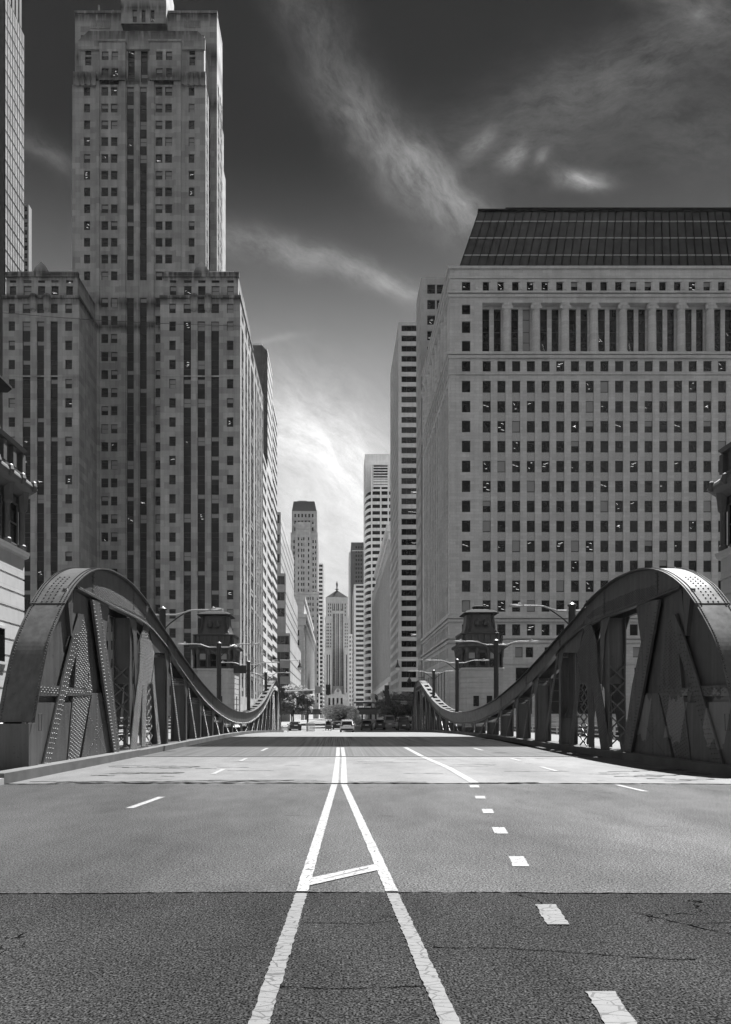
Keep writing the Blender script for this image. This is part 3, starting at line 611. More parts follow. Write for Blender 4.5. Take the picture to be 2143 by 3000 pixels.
# curved tower
LT = Bld('office_tower', (26, 480, GND), 'tall pale tower with a rounded glazed corner and a blank slab rising behind it', 'office tower', WSTR, glass=GLASS, mix=(.94, .03, 0, .02, .01))
yl = 460.0
LT.mass(X(1070, 475), X(1160, 475), 475, 500, GND, Z(1330, 475)); LT.finish()
lm = MB(); lg = MB(); zt = Z(1432, yl)
def arc(o, n=9):
    x0_, x1_ = X(1071, yl), X(1090, yl); return [(x1_-(x1_-x0_+o)*math.cos(math.pi/2*k/n), yl-o+14-14*math.sin(math.pi/2*k/n)) for k in range(n+1)]
def curved(mb, o, za, zb, xr_):
    pts = arc(o)+[(xr_, yl-o), (xr_, yl+16), (X(1071, yl)-o, yl+16)]; mb.rings([[(p[0], p[1], za) for p in pts], [(p[0], p[1], zb) for p in pts]])
z_ = GND; xr_ = X(1160, yl)
curved(lg, 0, GND, Z(1440, yl), xr_)
k = 0
while True:
    za = Z(1450, yl)-4.16*k
    if za < 6: break
    curved(lm, .35, za-1.9, za, xr_+.2); k += 1
lm.box(X(1090, yl), X(1160, yl), yl-1.4, yl+10, Z(1440, yl), Z(1435, yl))
lg.box(X(1095, yl), X(1137, yl), yl-.8, yl+10, Z(1440, yl), Z(1365, yl))
for q in range(9): lm.box(X(1092, yl), X(1139, yl), yl-1.3, yl+9, Z(1428-8*q, yl), Z(1426.2-8*q, yl)+(.8 if q < 3 else .2))
for a in (1087.5, 1114, 1136): lm.box(X(a, yl), X(a+4, yl), yl-1.6, yl-.36, Z(2060, yl), Z(1364 if a != 1114 else 1426, yl))
lm.build('white_floor_band', WSTR, LT.root); lg.build('glass_facade', GLASS, LT.root)
M_ = Bld('office_building', (24, 340, GND), 'older grey stone building with an overhanging stepped cornice, right side of the street', 'office building', M_stone('grey_brick', .38, 1.6, .7, .08, .85), mix=(.95, .05, 0, 0, 0), style='plain')
yM0, yM1 = 285.0, 440.0; xM = 20.5
mc = reg(1, 154, 4.2, 2.2, 's'); mrw = rws(16, 66, 3.9, 2.2)
M_.mass(xM, 50, yM0, yM1, GND, 73, (reg(.5, 28, 3.2, 1.6), mrw), None, (mc, mrw), d=.6)
M_.trim.box(xM-1.6, 50, yM0-1.6, yM1-60, 73, 75.6); M_.trim.box(xM-.8, 50, yM0-.8, yM1-60, 70, 72.99); M_.trim.box(xM-.9, 50, yM0-.9, yM1+.4, 12, 14.5)
for k in range(30): M_.trim.box(xM-1.5, xM-.81, yM0+3*k, yM0+1+3*k, 71.6, 72.98)
M_.mt = LIGHT; M_.finish()
N_ = Bld('office_tower', (32, 255, GND), 'banded office tower with wide black windows, second from the right side of the street canyon', 'office tower', M_stone('grey_concrete_panel', .42, 3, 1.5, .05, .85), mix=(.8, 0, 0, .1, .1))
nr = [(Z(970+29.85*k, 241), Z(952+29.85*k, 241)) for k in range(38)]
nc = [(X(1177, 241)-X(1168, 241), 14.5, 'w')]
N_.mass(X(1168, 241), 46, 241, 278, GND, Z(943, 241), (nc, nr), None, (reg(.5, 36.5, 2.4, 1.5, 'w'), nr), d=.5, style='band'); N_.finish()
O_ = Bld('office_tower', (30, 205, GND), 'tall grey tower rising between the banded tower and the stone block with the mansard', 'office tower', M_stone('grey_panel', .4, 3, 2, .05, .85), mix=(.6, .1, 0, .3, 0))
orw = [(Z(860+45.5*k, 200), Z(832+45.5*k, 200)) for k in range(27)]
O_.mass(22.8, 50, 200, 212, GND, Z(812, 200), (reg(.4, 26, 2.6, 2.2, 'w'), orw), None, (reg(.3, 11.7, 1.25, .5, 'w'), rws(6, Z(820, 200), 3.9, 1.6)), d=.4)
O_.finish()

# ------------------------------------------------------------------ ground, road, river
XL, XR, XC = -7.28, 9.64, 1.18            # kerbs and bridge centre line
PROF = [(-40, -.1), (0, 0), (16, 0), (27, 0), (34, .02), (42, .05), (50, .06), (58, .03), (66, -.07), (74, -.20), (82, -.36), (90, -.55), (98.8, -.75), (108, -.9), (2500, -.9)]
def rz(y):
    for (a, za), (b, zb) in zip(PROF, PROF[1:]):
        if a <= y <= b: t = (y-a)/(b-a); return za+(zb-za)*t
    return -.9
YS = sorted(set([-40, -20, -8, 0, 3, 6.18, 10, 16, 20, 24, 26.8, 30, 34.6, 38, 42, 46, 50, 54, 58, 62, 66, 70, 74, 78, 82, 86, 90, 94, 98.8, 104, 108]))
def strip(name, x0, x1, y0, y1, dz, m, parent=None, kind='structure', thick=0, xf=None):
    ys = [y0]+[y for y in YS if y0 < y < y1]+[y1]; b = MB()
    for a, c in zip(ys, ys[1:]):
        za, zc = rz(a)+dz, rz(c)+dz
        xa0, xa1 = (x0, x1) if xf is None else xf(a); xc0, xc1 = (x0, x1) if xf is None else xf(c)
        if thick:
            b.rings([[(xa0, a, za), (xa1, a, za), (xa1, a, za-thick), (xa0, a, za-thick)], [(xc0, c, zc), (xc1, c, zc), (xc1, c, zc-thick), (xc0, c, zc-thick)]], cap=True)
        else: b.quad((xa0, a, za), (xa1, a, za), (xc1, c, zc), (xc0, c, zc))
    return b.build(name, m, parent, kind=kind)
def M_asphalt(name, v, speck=.5, rough=.75, patch=.35, crack=0, sc_=130, spots=0, spec=.5):
    m, t, b = mat(name)
    n = tnoise(t, sc_, 2, rough=.6); n2 = tnoise(t, 22, 6, rough=.75); p = tnoise(t, .5, 6, stretch=(1, .35, 1)); p2 = tnoise(t, 2.6, 6, stretch=(1, .5, 1))
    a = tm(t, 'MULTIPLY_ADD', tm(t, 'SUBTRACT', n, .5), speck*7, 1); a = tm(t, 'MAXIMUM', a, .12)
    a = tm(t, 'MULTIPLY', a, tm(t, 'MULTIPLY_ADD', n2, speck*2.4, 1-speck*1.2))
    a = tm(t, 'MULTIPLY', a, tm(t, 'MULTIPLY_ADD', p, patch*2, 1-patch)); a = tm(t, 'MULTIPLY', a, tm(t, 'MULTIPLY_ADD', p2, patch, 1-patch/2))
    if crack:
        vo = t.nodes.new('ShaderNodeTexVoronoi'); vo.feature = 'DISTANCE_TO_EDGE'; vo.inputs['Scale'].default_value = .42
        g = t.nodes.new('ShaderNodeNewGeometry'); wn = t.nodes.new('ShaderNodeTexNoise'); wn.inputs['Scale'].default_value = 2.2; wn.inputs['Detail'].default_value = 6; t.links.new(g.outputs['Position'], wn.inputs['Vector'])
        ad = t.nodes.new('ShaderNodeVectorMath'); ad.operation = 'MULTIPLY_ADD'; t.links.new(wn.outputs['Color'], ad.inputs[0]); ad.inputs[1].default_value = (1.3, 1.3, 0); t.links.new(g.outputs['Position'], ad.inputs[2]); t.links.new(ad.outputs[0], vo.inputs['Vector'])
        c = tm(t, 'LESS_THAN', vo.outputs[0], .002); gate = tm(t, 'GREATER_THAN', tnoise(t, .55, 2), .56)
        a = tm(t, 'MULTIPLY', a, tm(t, 'SUBTRACT', 1.0, tm(t, 'MULTIPLY', tm(t, 'MULTIPLY', c, gate), crack)))
    if spots:
        s = tm(t, 'GREATER_THAN', tnoise(t, 1.1, 7, stretch=(.5, 1.3, 1), rough=.68), .66); a = tm(t, 'MULTIPLY', a, tm(t, 'SUBTRACT', 1.0, tm(t, 'MULTIPLY', s, spots)))
    grey(t, b, tm(t, 'MULTIPLY', a, v)); b.inputs['Roughness'].default_value = rough; t.links.new(tm(t, 'MULTIPLY', tm(t, 'MULTIPLY', a, a), spec*.8), b.inputs['Specular IOR Level'])
    bump(t, b, tm(t, 'ADD', n, n2), .35, .004); return m
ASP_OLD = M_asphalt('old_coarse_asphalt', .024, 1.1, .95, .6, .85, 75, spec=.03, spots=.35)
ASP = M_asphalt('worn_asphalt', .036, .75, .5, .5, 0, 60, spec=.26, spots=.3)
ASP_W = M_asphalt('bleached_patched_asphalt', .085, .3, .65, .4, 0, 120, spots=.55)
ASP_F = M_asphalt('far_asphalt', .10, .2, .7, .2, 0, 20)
def M_grate(name, v, rough):
    m, t, b = mat(name); g = t.nodes.new('ShaderNodeNewGeometry'); s = t.nodes.new('ShaderNodeSeparateXYZ'); t.links.new(g.outputs['Position'], s.inputs[0])
    a = tm(t, 'MAXIMUM', tm(t, 'MULTIPLY_ADD', tnoise(t, 1, 6, stretch=(13, .05, 1), rough=.7), 5.0, -1.5), .25)
    wv = tm(t, 'MULTIPLY_ADD', tm(t, 'SINE', tm(t, 'MULTIPLY', s.outputs[0], 52)), .16, 1.0)
    c = tm(t, 'MULTIPLY_ADD', tnoise(t, 1, 4, stretch=(.6, .08, 1)), .7, .65); w2 = tm(t, 'MULTIPLY_ADD', tm(t, 'SINE', tm(t, 'MULTIPLY', s.outputs[1], 40)), .08, 1.0)
    grey(t, b, tm(t, 'MULTIPLY', tm(t, 'MULTIPLY', tm(t, 'MULTIPLY', a, wv), tm(t, 'MULTIPLY', c, w2)), v)); b.inputs['Roughness'].default_value = rough; b.inputs['Specular IOR Level'].default_value = .35; return m
GR_L = M_grate('filled_steel_deck', .03, .7); GR_D = M_grate('open_steel_grating', .017, .75); GR_D.node_tree.nodes['Principled BSDF'].inputs['Specular IOR Level'].default_value = .0
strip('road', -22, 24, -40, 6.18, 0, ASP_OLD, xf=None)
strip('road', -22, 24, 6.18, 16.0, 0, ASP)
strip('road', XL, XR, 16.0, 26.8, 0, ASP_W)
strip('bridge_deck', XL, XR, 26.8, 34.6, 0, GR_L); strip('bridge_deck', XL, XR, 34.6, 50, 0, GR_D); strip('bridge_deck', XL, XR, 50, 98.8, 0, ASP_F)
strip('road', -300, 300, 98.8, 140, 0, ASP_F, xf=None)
b = MB(); b.quad((-9.5, 140, GND), (11.5, 140, GND), (11.5, 955, GND), (-9.5, 955, GND)); b.build('road', ASP_F, kind='structure')
b = MB(); b.box(-300, -9.5, 140, 1000, GND-.5, GND+.14); b.box(11.5, 300, 140, 1000, GND-.5, GND+.14); b.box(-9.5, 11.5, 955, 1000, GND-.5, GND+.14); b.build('pavement', M_plain('city_pavement', .15, .9), kind='structure')
b = MB(); b.box(-400, 400, 1000, 1150, -3, GND); b.box(-400, -300, 99.2, 1000, -9, GND); b.box(300, 400, 99.2, 1000, -9, GND); b.box(-300, 300, 99.2, 1000, -9, GND-.02)
b.box(-400, 400, -60, 15.8, -9, -.15); b.build('ground', M_plain('dark_city_ground', .07, .9), kind='structure')
b = MB(); b.quad((-400, 15.8, -6), (400, 15.8, -6), (400, 99.2, -6), (-400, 99.2, -6))
wm_, wt_, wb_ = mat('river_water'); grey(wt_, wb_, tm(wt_, 'MULTIPLY', tnoise(wt_, .3, 2), .04)); wb_.inputs['Roughness'].default_value = .12; bump(wt_, wb_, tnoise(wt_, 1.2, 4), .4, .2)
b.build('river', wm_, kind='structure')
strip('pavement', -22, XL, -40, 15.95, .14, CONC, thick=.3); strip('pavement', XR, 24, -40, 15.95, .14, CONC, thick=.3)
FW = M_plain('footway_concrete', .13, .9, .3, 1.5)
strip('footway', XL-5.3, XL-1.2, 15.96, 98.8, .18, FW, thick=.3); strip('footway', XR+1.2, XR+5.3, 15.96, 98.8, .18, FW, thick=.3)
M_kerb = M_plain('kerb_concrete', .12, .95, .5, 1.3, bmp=.3, spec=.1)
for sgn, xk in ((-1, XL), (1, XR)):
    x0, x1 = (xk-.42, xk) if sgn < 0 else (xk, xk+.42)
    strip('kerb', x0, x1, 15.96, 27.0, .24, M_kerb, thick=.6); strip('kerb', x0+(.05 if sgn < 0 else .0), x1-(0 if sgn < 0 else .05), 27.0, 98.8, .22, M_kerb, thick=.6)
b = MB(); b.box(XL-1.2, XR+1.2, 26.8, 98.8, -2.2, -1.0); b.build('bridge_girder', STEEL, kind='structure')
# joints, tar lines, cracks
JT = M_plain('joint_rubber_and_dirt', .003, 1, .5, 6, spec=0); JS = M_plain('joint_steel', .12, .45)
random.seed(3)
def ragged(name, pts, wd, m, jit=.03, dz=.004, step=.12):
    b = MB(); P_l = []
    for (xa, ya), (xb_, yb_) in zip(pts, pts[1:]):
        n = max(1, int(math.hypot(xb_-xa, yb_-ya)/step))
        for i in range(n): t = i/n; P_l.append((xa+(xb_-xa)*t, ya+(yb_-ya)*t))
    P_l.append(pts[-1]); o = 0; prev = None
    for i, (x, y) in enumerate(P_l):
        o = max(-jit*3, min(jit*3, o+random.uniform(-jit, jit))); w_ = wd*random.uniform(.35, 1.4)
        j = min(i+1, len(P_l)-1); k = max(i-1, 0); dx, dy = P_l[j][0]-P_l[k][0], P_l[j][1]-P_l[k][1]; l = math.hypot(dx, dy) or 1; nx, ny = -dy/l, dx/l
        a = (x+nx*(o-w_/2), y+ny*(o-w_/2)); c = (x+nx*(o+w_/2), y+ny*(o+w_/2))
        if prev: b.quad((*prev[0], rz(prev[0][1])+dz), (*a, rz(a[1])+dz), (*c, rz(c[1])+dz), (*prev[1], rz(prev[1][1])+dz))
        prev = (a, c)
    return b.build(name, m, kind='structure')
ragged('road_joint', [(XL, 16.05), (XR, 16.05)], .16, JT, .03); ragged('road_joint', [(XL+1, 16.3), (4.5, 16.35)], .12, JT, .08); ragged('road_joint', [(XL+.3, 16.5), (-1, 16.7)], .10, JT, .08); ragged('road_joint', [(-3, 16.95), (-.5, 17.1)], .05, JT, .05)
ragged('road_joint', [(-6, 16.5), (2, 16.6)], .05, JT, .05)
b = MB(); b.box(XL, XR, 26.72, 26.88, -.02, .012); b.build('road_joint', JS, kind='structure')
b = MB(); b.box(XL, XR, 26.60, 26.72, -.02, .008); b.build('road_joint', JT, kind='structure')
for k, yy in enumerate((34.55, 49.95)): b = MB(); b.box(XL, XR, yy-.06, yy+.06, -.02+rz(yy), rz(yy)+.01); b.build('road_joint', JS, kind='structure')
ragged('road_crack', [(-8, 6.2), (-3, 6.16), (0, 6.2), (4, 6.17), (9, 6.2)], .022, JT, .008, step=.05)
ragged('road_crack', [(.62, 4.75), (1.1, 4.7), (1.6, 4.62), (2.2, 4.5)], .010, JT, .012, step=.04)
ragged('road_crack', [(1.48, 6.15), (1.62, 5.95), (1.63, 5.8)], .010, JT, .01, step=.03)
ragged('road_crack', [(2.25, 5.55), (2.5, 5.2), (2.75, 4.95), (3.0, 4.7), (3.2, 4.72), (3.6, 4.85)], .012, JT, .012, step=.03)
ragged('road_crack', [(2.5, 5.22), (2.9, 5.28), (3.5, 5.3), (4.2, 5.4)], .008, JT, .012, step=.03)
ragged('road_crack', [(-.4, 4.05), (.1, 4.0), (.5, 4.02)], .008, JT, .01, step=.03)
ragged('road_crack', [(-.25, 5.3), (.2, 5.25), (.45, 5.3)], .008, JT, .01, step=.03)
for q in range(14):
    x = random.uniform(XL+.3, XR-.5); y = random.uniform(17, 26); ragged('road_crack', [(x, y), (x+random.uniform(.5, 2.2), y+random.uniform(-.3, .3))], .05, JT, .06)
# broken surface beside the kerbs
for (xs, ys_) in (((-7.0, -3.5), (18, 22)), ((6.5, 9.3), (16.8, 21))):
    for q in range(16):
        x = random.uniform(*xs); y = random.uniform(*ys_); ragged('road_crack', [(x, y), (x+random.uniform(.3, 1.2), y+random.uniform(-.15, .15))], .09, JT if q % 3 else ASP_OLD, .08)
# painted markings
def M_paint(name, wear, pv=.24):
    m, t, b = mat(name)
    g = t.nodes.new('ShaderNodeNewGeometry')
    vo = t.nodes.new('ShaderNodeTexVoronoi'); vo.feature = 'DISTANCE_TO_EDGE'; vo.inputs['Scale'].default_value = 13
    mp = t.nodes.new('ShaderNodeMapping'); mp.inputs['Scale'].default_value = (.6, 1.1, 1); t.links.new(g.outputs['Position'], mp.inputs[0]); t.links.new(mp.outputs[0], vo.inputs['Vector'])
    c = tm(t, 'LESS_THAN', tm(t, 'ADD', vo.outputs[0], tm(t, 'MULTIPLY', tm(t, 'SUBTRACT', tnoise(t, 30, 4), .5), .12)), .035*wear)
    s = tm(t, 'GREATER_THAN', tnoise(t, 60, 5, rough=.7), .80-.16*wear)
    k = tm(t, 'MAXIMUM', c, s); base = tm(t, 'MULTIPLY', tm(t, 'MULTIPLY_ADD', tnoise(t, 6, 5), .5, .75), pv)
    grey(t, b, tm(t, 'ADD', tm(t, 'MULTIPLY', base, tm(t, 'SUBTRACT', 1.0, k)), tm(t, 'MULTIPLY', k, .05))); b.inputs['Roughness'].default_value = .6; b.inputs['Specular IOR Level'].default_value = .3; return m
PA, PW = M_paint('road_paint', .75), M_paint('cracked_road_paint', 1.15, .12)
def mark(x0, y0, x1, y1, w0, w1=None, m=PA, rag=0, step=.5, dz=.008):
    w1 = w0 if w1 is None else w1; b = MB(); n = max(1, int((y1-y0)/step)); prev = None
    for i in range(n+1):
        t = i/n; x = x0+(x1-x0)*t; y = y0+(y1-y0)*t; w_ = w0+(w1-w0)*t; a = (x-w_/2+random.uniform(-rag, rag), y, rz(y)+dz); c = (x+w_/2+random.uniform(-rag, rag), y, rz(y)+dz)
        if prev: b.quad(prev[0], prev[1], c, a)
        prev = (a, c)
    return b.build('road_marking', m, kind='structure')
mark(-.415, 2.4, -.304, 6.15, .100, .100, PW, .006, .04); mark(-.304, 6.22, -.072, 15.9, .105, .13, PA, .005, .08)
mark(.585, 2.4, .462, 6.15, .100, .100, PW, .006, .04); mark(.462, 6.22, .135, 15.9, .105, .13, PA, .005, .08)
b = MB(); b.quad((-.26, 6.42, .0085), (.40, 7.08, .0085), (.40, 7.38, .0085), (-.26, 6.72, .0085)); b.build('road_marking', PA, kind='structure')
b = MB(); b.quad((-.13, 6.66, .0125), (.3, 7.14, .0125), (.3, 7.155, .0125), (-.13, 6.67, .0125)); b.build('road_crack', JT, kind='structure')
mark(-.06, 16.2, .0, 26.5, .15); mark(.14, 16.2, .22, 26.5, .15); mark(.0, 27, .02, 34, .15); mark(.22, 27, .22, 34, .15)
for (x, y0, y1, wd) in ((1.385, 3.36, 3.96, .155), (1.61, 5.23, 5.79, .16), (1.857, 7.25, 7.76, .16), (2.11, 9.26, 9.78, .17), (2.35, 11.2, 11.7, .17), (2.61, 13.16, 13.6, .18), (2.89, 15.2, 15.7, .2)):
    mark(x-.035, y0, x+.035, y1, wd, wd, PW if y0 < 6 else PA, .008 if y0 < 8 else .003, .04)
mark(3.05, 16.3, 3.18, 21, .2); mark(3.18, 21, 3.1, 26.6, .2); mark(3.1, 27, 3.14, 34, .2)
for (x0, y0, x1, y1) in ((-3.36, 11.8, -3.24, 13.45), (-3.19, 18.7, -3.19, 20.5), (-3.2, 24.1, -3.2, 25.6), (-3.2, 30.8, -3.2, 33.3)): mark(x0, y0, x1, y1, .13)
for (x0, y0, x1, y1) in ((6.07, 14.4, 6.03, 15.8), (5.9, 19.7, 5.95, 21.4), (6.05, 24.2, 6.05, 25.7), (6.2, 31.2, 6.2, 33.3)): mark(x0, y0, x1, y1, .13)
for q in range(5): b = MB(); b.quad((-7+4*q, 53.0, rz(53)+.008), (-5.8+4*q, 53.0, rz(53)+.008), (-5.8+4*q, 53.4, rz(53.4)+.008), (-7+4*q, 53.4, rz(53.4)+.008)); b.build('road_marking', PA, kind='structure')
for q in range(9): b = MB(); b.quad((-8.4+2.1*q, 112, GND+.008), (-7.6+2.1*q, 112, GND+.008), (-7.6+2.1*q, 116, GND+.008), (-8.4+2.1*q, 116, GND+.008)); b.build('road_marking', PA, kind='structure')

# ------------------------------------------------------------------ bridge trusses
D_IN = 7.7                                     # distance of the left inner web from the camera line
Y0T = 18.2
def tp(px, py): y = D_IN*F_PX/(990-px); return (y-Y0T, CAMH+D_IN*(2097-py)/(990-px))
def c5(x, y): return tp(x/3.668, 1680+y/3.668)
def c6(x, y): return tp(300+x/4.06, 1740+y/4.06)
TOP = [(18.30, 1.33), (18.45, 1.75), (18.77, 2.51), (19.25, 3.43), (20.0, 4.28), (20.6, 4.83), (21.2, 5.28), (22.1, 5.75), (23.1, 6.09), (24.3, 6.31), (25.5, 6.37), (26.5, 6.36), (27.4, 6.28), (29.0, 6.02), (31.1, 5.51), (33.6, 4.93), (36.0, 4.38), (39.9, 3.55), (44.0, 2.86), (47, 2.45), (49.9, 2.17), (53, 1.93), (56, 1.80), (58.5, 1.76)]
BOT = [(18.30, .3), (21.4, .3), (21.41, 5.25), (23, 5.23), (25.1, 5.20), (27.4, 5.20), (29.6, 5.12), (31.1, 4.88), (32.9, 4.54), (34.7, 3.99), (37.8, 3.25), (41, 2.53), (45.3, 1.82), (50.8, 1.22), (55, .95), (58.5, .88)]
def interp(C_l, y):
    for (a, za), (b, zb) in zip(C_l, C_l[1:]):
        if a <= y <= b: return za+(zb-za)*(y-a)/(b-a+1e-9)
    return C_l[-1][1]
# smooth the top curve
def catmull(P_l, n=4):
    o = []
    for i in range(len(P_l)-1):
        p0 = P_l[max(i-1, 0)]; p1 = P_l[i]; p2 = P_l[i+1]; p3 = P_l[min(i+2, len(P_l)-1)]
        for k in range(n):
            t = k/n; o.append(tuple(.5*((2*p1[j])+(-p0[j]+p2[j])*t+(2*p0[j]-5*p1[j]+4*p2[j]-p3[j])*t*t+(-p0[j]+3*p1[j]-3*p2[j]+p3[j])*t**3) for j in (0, 1)))
    o.append(P_l[-1]); return o
TOPS = catmull(TOP, 8)
def dome(mb, c, n, r=.026, h=.024, m=0):
    n = Vector(n); a = n.cross(Vector((0, 1, .01))).normalized() if abs(n.y) < .9 else n.cross(Vector((1, 0, 0))).normalized(); b_ = n.cross(a); c = Vector(c)
    i = len(mb.v); K = 6
    for (rr, hh) in ((r, 0), (r*.62, h)):
        for k in range(K): mb.v.append(tuple(c+a*rr*math.cos(k*2*math.pi/K)+b_*rr*math.sin(k*2*math.pi/K)+n*hh))
    for k in range(K): k2 = (k+1) % K; mb.f.append((i+k, i+k2, i+K+k2, i+K+k)); mb.m.append(m)
    mb.f.append(tuple(i+K+k for k in range(K))); mb.m.append(m)
def rline(mb, p, q, d, sp=.09, r=.02, k_=1.35):
    l = math.hypot(q[0]-p[0], q[1]-p[1]); n = max(1, int(l/sp))
    for k in range(n+1): t = k/n; dome(mb, (d, p[0]+(q[0]-p[0])*t, p[1]+(q[1]-p[1])*t), (-1, 0, 0), r*1.15, .020)
def inside(pt, poly):
    x, y = pt; c = False
    for i in range(len(poly)):
        (x1, y1), (x2, y2) = poly[i], poly[i-1]
        if (y1 > y) != (y2 > y) and x < (x2-x1)*(y-y1)/(y2-y1)+x1: c = not c
    return c
def edged(pt, poly):
    m_ = 9
    for i in range(len(poly)):
        (x1, y1), (x2, y2) = poly[i], poly[i-1]; dx, dy = x2-x1, y2-y1; t = max(0, min(1, ((pt[0]-x1)*dx+(pt[1]-y1)*dy)/(dx*dx+dy*dy+1e-9)))
        m_ = min(m_, math.hypot(pt[0]-x1-t*dx, pt[1]-y1-t*dy))
    return m_
def rfill(mb, poly, d, su=.10, sv=.115, r=.019, ang=0, marg=.045, gap=None):
    ca, sa = math.cos(ang), math.sin(ang); xs = [p[0] for p in poly]; ys = [p[1] for p in poly]; cx, cy = sum(xs)/len(xs), sum(ys)/len(ys); ext = max(max(xs)-min(xs), max(ys)-min(ys))
    i = 0; u_ = -ext
    while u_ < ext:
        v_ = -ext+(sv/2 if i % 2 else 0)
        while v_ < ext:
            p = (cx+u_*ca-v_*sa, cy+u_*sa+v_*ca)
            if inside(p, poly) and edged(p, poly) > marg and not (gap and gap(p)): dome(mb, (d, p[0], p[1]), (-1, 0, 0), r*1.15, .020)
            v_ += sv
        u_ += su; i += 1
WID = .76
def make_truss():
    root = empty('bridge_truss', (0, 0, 0))
    base = .22
    loc = lambda P_l: [(y-Y0T, z) for y, z in P_l]
    # --- top chord
    ch = MB(); T_ = loc(TOPS)
    tope = [p for p in T_ if p[0] >= 21.4-Y0T]
    bl = loc([p for p in BOT if p[0] > 21.405])
    web = [(21.41-Y0T, interp(T_, 21.41-Y0T))]+tope+[(p[0], p[1]) for p in reversed(bl)]
    ch.prism(web, 0, 0, .03); ch.prism(web, 0, WID-.03, WID)
    def plate(a, b_, x0, x1, o0, o1, lst=T_):                     # cover plate following the curve
        seg = [p for p in lst if a <= p[0] <= b_]; rs = []
        for i, p in enumerate(seg):
            q0 = seg[max(i-1, 0)]; q1 = seg[min(i+1, len(seg)-1)]; dy, dz = q1[0]-q0[0], q1[1]-q0[1]; l = math.hypot(dy, dz); ny, nz = -dz/l, dy/l
            rs.append([(x0, p[0]+ny*o0, p[1]+nz*o0), (x1, p[0]+ny*o0, p[1]+nz*o0), (x1, p[0]+ny*o1, p[1]+nz*o1), (x0, p[0]+ny*o1, p[1]+nz*o1)])
        return rs
    o = ch.build('top_chord', STEEL, root)
    cp = MB(); cp.rings(plate(0, 2.16, -.13, WID+.06, .0, .03)); cp.rings(plate(2.1, 11.3, -.14, WID+.07, .02, .055)); cp.rings(plate(11.2, 40.31, -.12, -.051, .0, .03))
    cv = cp.build('cover_plate', STEEL_TOP, o, smooth=False)
    # lighter end section of the chord is open lattice between batten plates
    lt = MB(); y = 11.4
    lt.rings(plate(11.3, 40.31, -.05, .14, .0, .03)); lt.rings(plate(11.3, 40.31, WID-.14, WID+.05, .0, .03))
    while y < 40:
        ya = y+1.1; z0, z1 = interp(T_, y), interp(T_, min(ya, 40.2)); lt.rings([[(.14, y, z0), (WID-.14, y, z0), (WID-.14, y, z0+.025), (.14, y, z0+.025)], [(.14, ya, z1), (WID-.14, ya, z1), (WID-.14, ya, z1+.025), (.14, ya, z1+.025)]])
        yb_ = min(y+2.4, 40.2)
        for (xa, xb_) in ((.12, WID-.12), (WID-.12, .12)):
            for s0, s1 in ((ya, (ya+yb_)/2), ((ya+yb_)/2, yb_)):
                za, zb = interp(T_, s0)+.03, interp(T_, s1)+.03; lt.rings([[(xa, s0-.05, za), (xa, s0+.05, za), (xa, s0+.05, za+.015), (xa, s0-.05, za+.015)], [(xb_, s1-.05, zb), (xb_, s1+.05, zb), (xb_, s1+.05, zb+.015), (xb_, s1-.05, zb+.015)]])
        y += 2.4
    lt.build('lacing', STEEL_TOP, o)
    fl = MB(); bl2 = [p for p in catmull(bl, 2)]
    fl.rings(plate(3.2, 40.31, -.10, .10, -.03, .0, bl2)); fl.rings(plate(3.2, 40.31, WID-.10, WID+.06, -.03, .0, bl2)); fl.rings(plate(3.2, 40.31, -.045, -.001, -.0, .09, bl2)); fl.build('bottom_flange', STEEL, o)
    rv = MB()
    i = 0; acc = 0; cnt = 0; prev = None                                  # rivets along the cover plate edges
    while i < len(T_)-1 and T_[i][0] < 11.2:
        a, b_ = T_[i], T_[i+1]; l = math.hypot(b_[0]-a[0], b_[1]-a[1]); ny, nz = -(b_[1]-a[1])/l, (b_[0]-a[0])/l; s = acc
        while s < l:
            t = s/l; y_, z_ = a[0]+(b_[0]-a[0])*t, a[1]+(b_[1]-a[1])*t; off = .03 if y_ < 2.1 else .055
            rows_ = (-.07, WID-.02) if y_ < 2.1 else (-.09, .02, .24, .38, .52, .70, .78)
            cnt += 1
            for x_ in rows_:
                if x_ in (-.09, .02, .70, .78, -.07, WID-.02) or (y_ < 3.6 and cnt % 2 == 0): dome(rv, (x_, y_+ny*off, z_+nz*off), (0, ny, nz), .027, .026)
            s += .088
        acc = s-l; i += 1
    rfill(rv, [c5(1015, 110), c5(1170, 160), c6(240, 20)] + [c6(340, 80), c6(470, 180), c6(540, 270), c6(520, 320), c6(340, 225), c6(0, 80), c5(1010, 235)], -.002, .085, .085, .016, .1)
    rfill(rv, [c6(540, 290), c6(660, 450), c6(660, 520), c6(540, 330)], -.002, .09, .09, .016); rfill(rv, [c6(735, 600), c6(870, 770), c6(870, 830), c6(730, 640)], -.002, .09, .09, .016)
    for i in range(len(bl2)-1): rline(rv, (bl2[i][0], bl2[i][1]+.05), (bl2[i+1][0], bl2[i+1][1]+.05), -.045, .13, .017)
    for yy in (23.0, 27.6, 33.1, 39, 45):                        # splice plates across the chord web
        y_ = yy-Y0T; z0, z1 = interp(loc(BOT), y_)+.1, interp(T_, y_)-.06; rv.box(-.02, -.001, y_-.02, y_+.02, z0, z1)
        rline(rv, (y_-.1, z0), (y_-.1, z1), -.001, .13, .017); rline(rv, (y_+.1, z0), (y_+.1, z1), -.001, .13, .017)
    extend(o, rv)
    # --- solid end web
    wb = MB(); Tn = [p for p in T_ if p[0] <= 21.41-Y0T]
    poly = [(0.06, base), (.06, 1.33)]+Tn+[c5(965, 260), c5(1045, 300), c5(1100, 700), c5(1190, 1330), c5(1262, 1960), (c5(1262, 1960)[0], base)]
    wb.prism(poly, 0, .12, .16); wb.prism(poly, 0, WID-.14, WID-.1)
